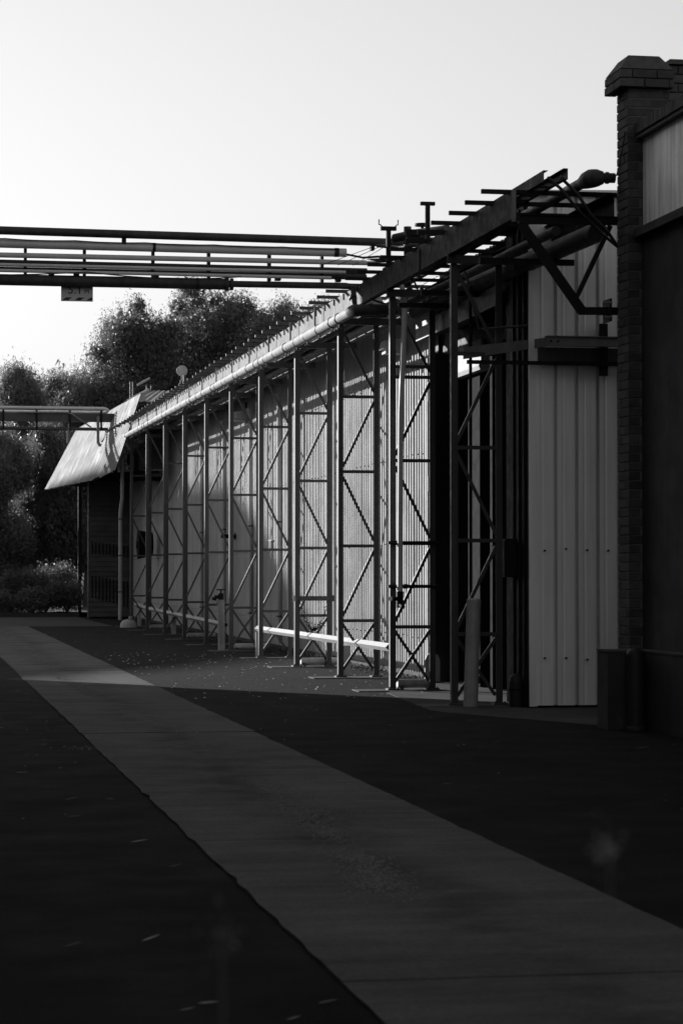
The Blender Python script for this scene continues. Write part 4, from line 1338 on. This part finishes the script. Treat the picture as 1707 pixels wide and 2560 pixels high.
G = 'trees behind the far building'
tree('pepper_tree', 8.9, 97, 12.5, 3.4, 'broad dark tree crown rising above the far hipped roof', 119000, .15, .13, seed=1, lobes=11, group=G)
tree('pepper_tree', 12.1, 99, 13.3, 3.7, 'tallest dark tree in the background under the pipe bridge', 119000, .15, .13, seed=2, lobes=11, group=G)
tree('pepper_tree', 10.3, 101, 12.4, 2.6, 'dark tree crown filling the dip between the two tallest crowns', 70000, .3, .13, seed=15, lobes=10, group=G)
tree('pepper_tree', 14.7, 97, 13.1, 2.9, 'round topped dark tree just left of the sunlit rack', 82000, .15, .13, seed=5, lobes=9, group=G)
tree('pepper_tree', 17.2, 103, 13.6, 2.8, 'small tree top peeking over the rack at right', 46000, .3, .13, seed=4, lobes=8, group=G)
tree('pepper_tree', 4.1, 99, 10.2, 1.9, 'small feathery tree at the left edge of the photo', 73000, .12, .13, 'leaf_light', seed=6, lobes=9, group=G)
tree('pepper_tree', 6.15, 101, 10.3, 1.8, 'feathery pale tree between the left tree and the broad one', 69000, .15, .13, 'leaf_light', seed=7, lobes=9, group=G)
tree('pepper_tree', 1.8, 98, 9.3, 2.0, 'tree cut by the left frame edge', 59000, .12, .13, seed=8, lobes=9, group=G)
tree('pepper_tree', 4.9, 92, 6.9, 2.5, 'low dark spreading tree beneath the far pipe bridge', 105000, .22, .13, seed=9, lobes=11, lean=.5, group=G)
tree('pepper_tree', 3.0, 90, 6.6, 2.0, 'low dark tree at the far end of the lane, left of the leaning trunk', 82000, .12, .13, seed=10, lobes=10, group=G)
tree('pepper_tree', 6.4, 90.5, 5.6, 1.7, 'low dark tree tucked behind the dark far building', 46000, .25, .13, seed=12, lobes=8, group=G)
# background belt
for k in range(7):
    tree('belt_tree', -6 + k * 4.2, 118 + (k % 3) * 5, 9 + (k % 2) * 1.6, 3.4, 'dim tree in the distant belt closing the view behind the nearer trees', 14000, .03, .34, 'leaf', seed=30 + k, lobes=9, group='distant belt of trees')
# shrubs at the end of the lane
for k, (x, y, h, r, lab) in enumerate(((1.9, 83, 1.5, 1.0, 'leafy shrub at the left frame edge beyond the kerb'), (3.3, 82.3, 1.35, .9, 'leafy shrub beyond the kerb, second from the left'),
                                       (4.5, 83.2, 1.6, 1.0, 'leafy shrub beyond the kerb in the middle of the row'), (5.1, 81.2, 1.0, .7, 'low leafy shrub beside the dark far building'),
                                       (2.4, 80.8, .8, .8, 'low leafy ground shrub just behind the kerb'), (3.9, 80.7, .75, .8, 'low leafy ground shrub behind the kerb, nearer the building'))):
    t = empty('shrub', (x, y, 0.1), lab, 'shrub', 'shrubs beyond the kerb')
    rs = random.Random(50 + k)
    cs = [(rs.uniform(-r, r) * .6, rs.uniform(-r, r) * .4, h * rs.uniform(.3, .75)) for q in range(8)]
    leaves('foliage', cs, [(r * .45, r * .45, h * .3)] * 8, 9000, .07, 'leaf', t, droop=.1, aspect=.5)
    st_ = MB()
    for c in cs:
        st_.tube([(0, 0, 0), (c[0] * .6, c[1] * .6, c[2] * .6), c], [.03, .02, .008], 6)
    ob('stem', st_, 'bark', t)
# large warehouse far to the left of the frame: its roofline throws the soft diagonal shade on the far half of the wall
wh = empty('far_warehouse', (-31, 98, 0), 'tall warehouse with a lean-to far left of the lane', 'building')
prof = [(66, 0), (66, 11.2), (73.2, 11.95), (80.6, 12.95), (87.5, 13.7), (91.2, 14.6), (93.2, 15.7), (95.2, 16.35), (97.8, 16.9), (100.5, 17.35), (105, 17.5), (113, 17.6), (127, 17.4), (127, 0)]
local(ob('wall', MB().prism(prof, 'x', -36, -29.4), 'leftwall', wh), wh)
for k in range(len(prof) - 3):
    (ya, za), (yb, zb) = prof[k + 1], prof[k + 2]
    local(ob('roof_sheet', MB().add([(-36.2, ya, za + .02), (-29.0, ya, za + .02), (-29.0, yb, zb + .02), (-36.2, yb, zb + .02), (-36.2, ya, za + .1), (-29.0, ya, za + .1), (-29.0, yb, zb + .1), (-36.2, yb, zb + .1)],
      [(0, 3, 2, 1), (4, 5, 6, 7), (0, 1, 5, 4), (1, 2, 6, 5), (2, 3, 7, 6), (3, 0, 4, 7)]), 'roofsheet', wh), wh)

# weeds along the foot of the wall
wd = MB()
for k in range(260):
    y = random.uniform(31.9, 60)
    x = WX - random.uniform(.03, .16)
    h = random.uniform(.03, .12)
    a = random.uniform(-.06, .06)
    b_ = random.uniform(-.06, .06)
    wd.add([(x - .008, y, 0), (x + .008, y, 0), (x + a, y + b_, h)], [(0, 1, 2)])
ob('wall_weeds', wd, 'leaf', label='small dry weeds growing along the foot of the shed wall', cat='weeds', kind='stuff')
P = np.stack([WX - np.abs(RNG.normal(0, .22, 900)) - .03, RNG.uniform(31, 62, 900), np.full(900, .002)], 1)
scatter_stones('wall_dirt', P, RNG.uniform(.008, .03, 900), 'concrete_dark', label='dark soil and grit banked against the shed wall', cat='soil', kind='stuff')

# fallen leaves on the foreground asphalt
lm = MB().add([(-.05, 0, .004), (-.02, -.012, .008), (.02, -.011, .014), (.055, 0, .018), (.02, .011, .013), (-.02, .012, .007)], [(0, 1, 2, 5), (2, 4, 5), (2, 3, 4)])
leaf_me = fixn(lm.mesh('fallen_leaf'))
leaf_me.materials.append(M['deadleaf'])
for (x, y) in ((.62, 9.45), (.93, 9.55), (1.13, 8.55), (.90, 8.0), (.98, 8.1), (1.38, 8.05), (1.52 - .3, 7.78), (.86, 7.35), (1.28, 11.9), (.95, 14.4), (1.0, 15.5), (1.25, 15.5), (.9, 16.4), (1.2, 13.0),
               (.78, 17.6), (.9, 19.3), (4.2, 14.2), (5.3, 17.4), (3.6, 16.2), (4.9, 20.1), (5.9, 19.2), (6.1, 18.3), (1.1, 20.5), (1.25, 23.2), (3.9, 19.2)):
    ob('fallen_leaf', leaf_me, None, None, label='single curled dry leaf lying on the dark foreground asphalt', cat='leaf', group='fallen leaves on the asphalt',
       loc=(x, y, 0.002), rot=(random.uniform(-.1, .1), random.uniform(-.15, .15), random.uniform(-.5, .5)), scale=(random.uniform(.45, .95),) * 3)

# out of focus weeds close to the camera
for k, (x, y, h, lab) in enumerate(((.645, 2.2, 1.19, 'blurred seed head of a tall weed near the camera at lower right'), (.279, 2.2, 1.12, 'blurred tall weed near the camera at lower centre'))):
    t = empty('tall_weed', (x, y, 0), lab, 'weed', 'blurred foreground weeds')
    ob('stem', MB().tube([(.03, 0, 0), (.012, 0, h * .5), (0, 0, h)], [.002, .0012, .0007], 6), 'leaf', t)
    leaves('seed_head', [(0, 0, h)], [(.005, .005, .010)], 40, .007, 'leaf_light' if k == 0 else 'leaf', t, droop=-.3, aspect=.4, clump=3)['kind'] = 'stuff'
    leaves('weed_leaf', [(.02, 0, h * .25), (.01, 0, h * .4)], [(.05, .05, .1)] * 2, 20, .08, 'leaf', t, droop=0, aspect=.2, clump=2)['kind'] = 'stuff'
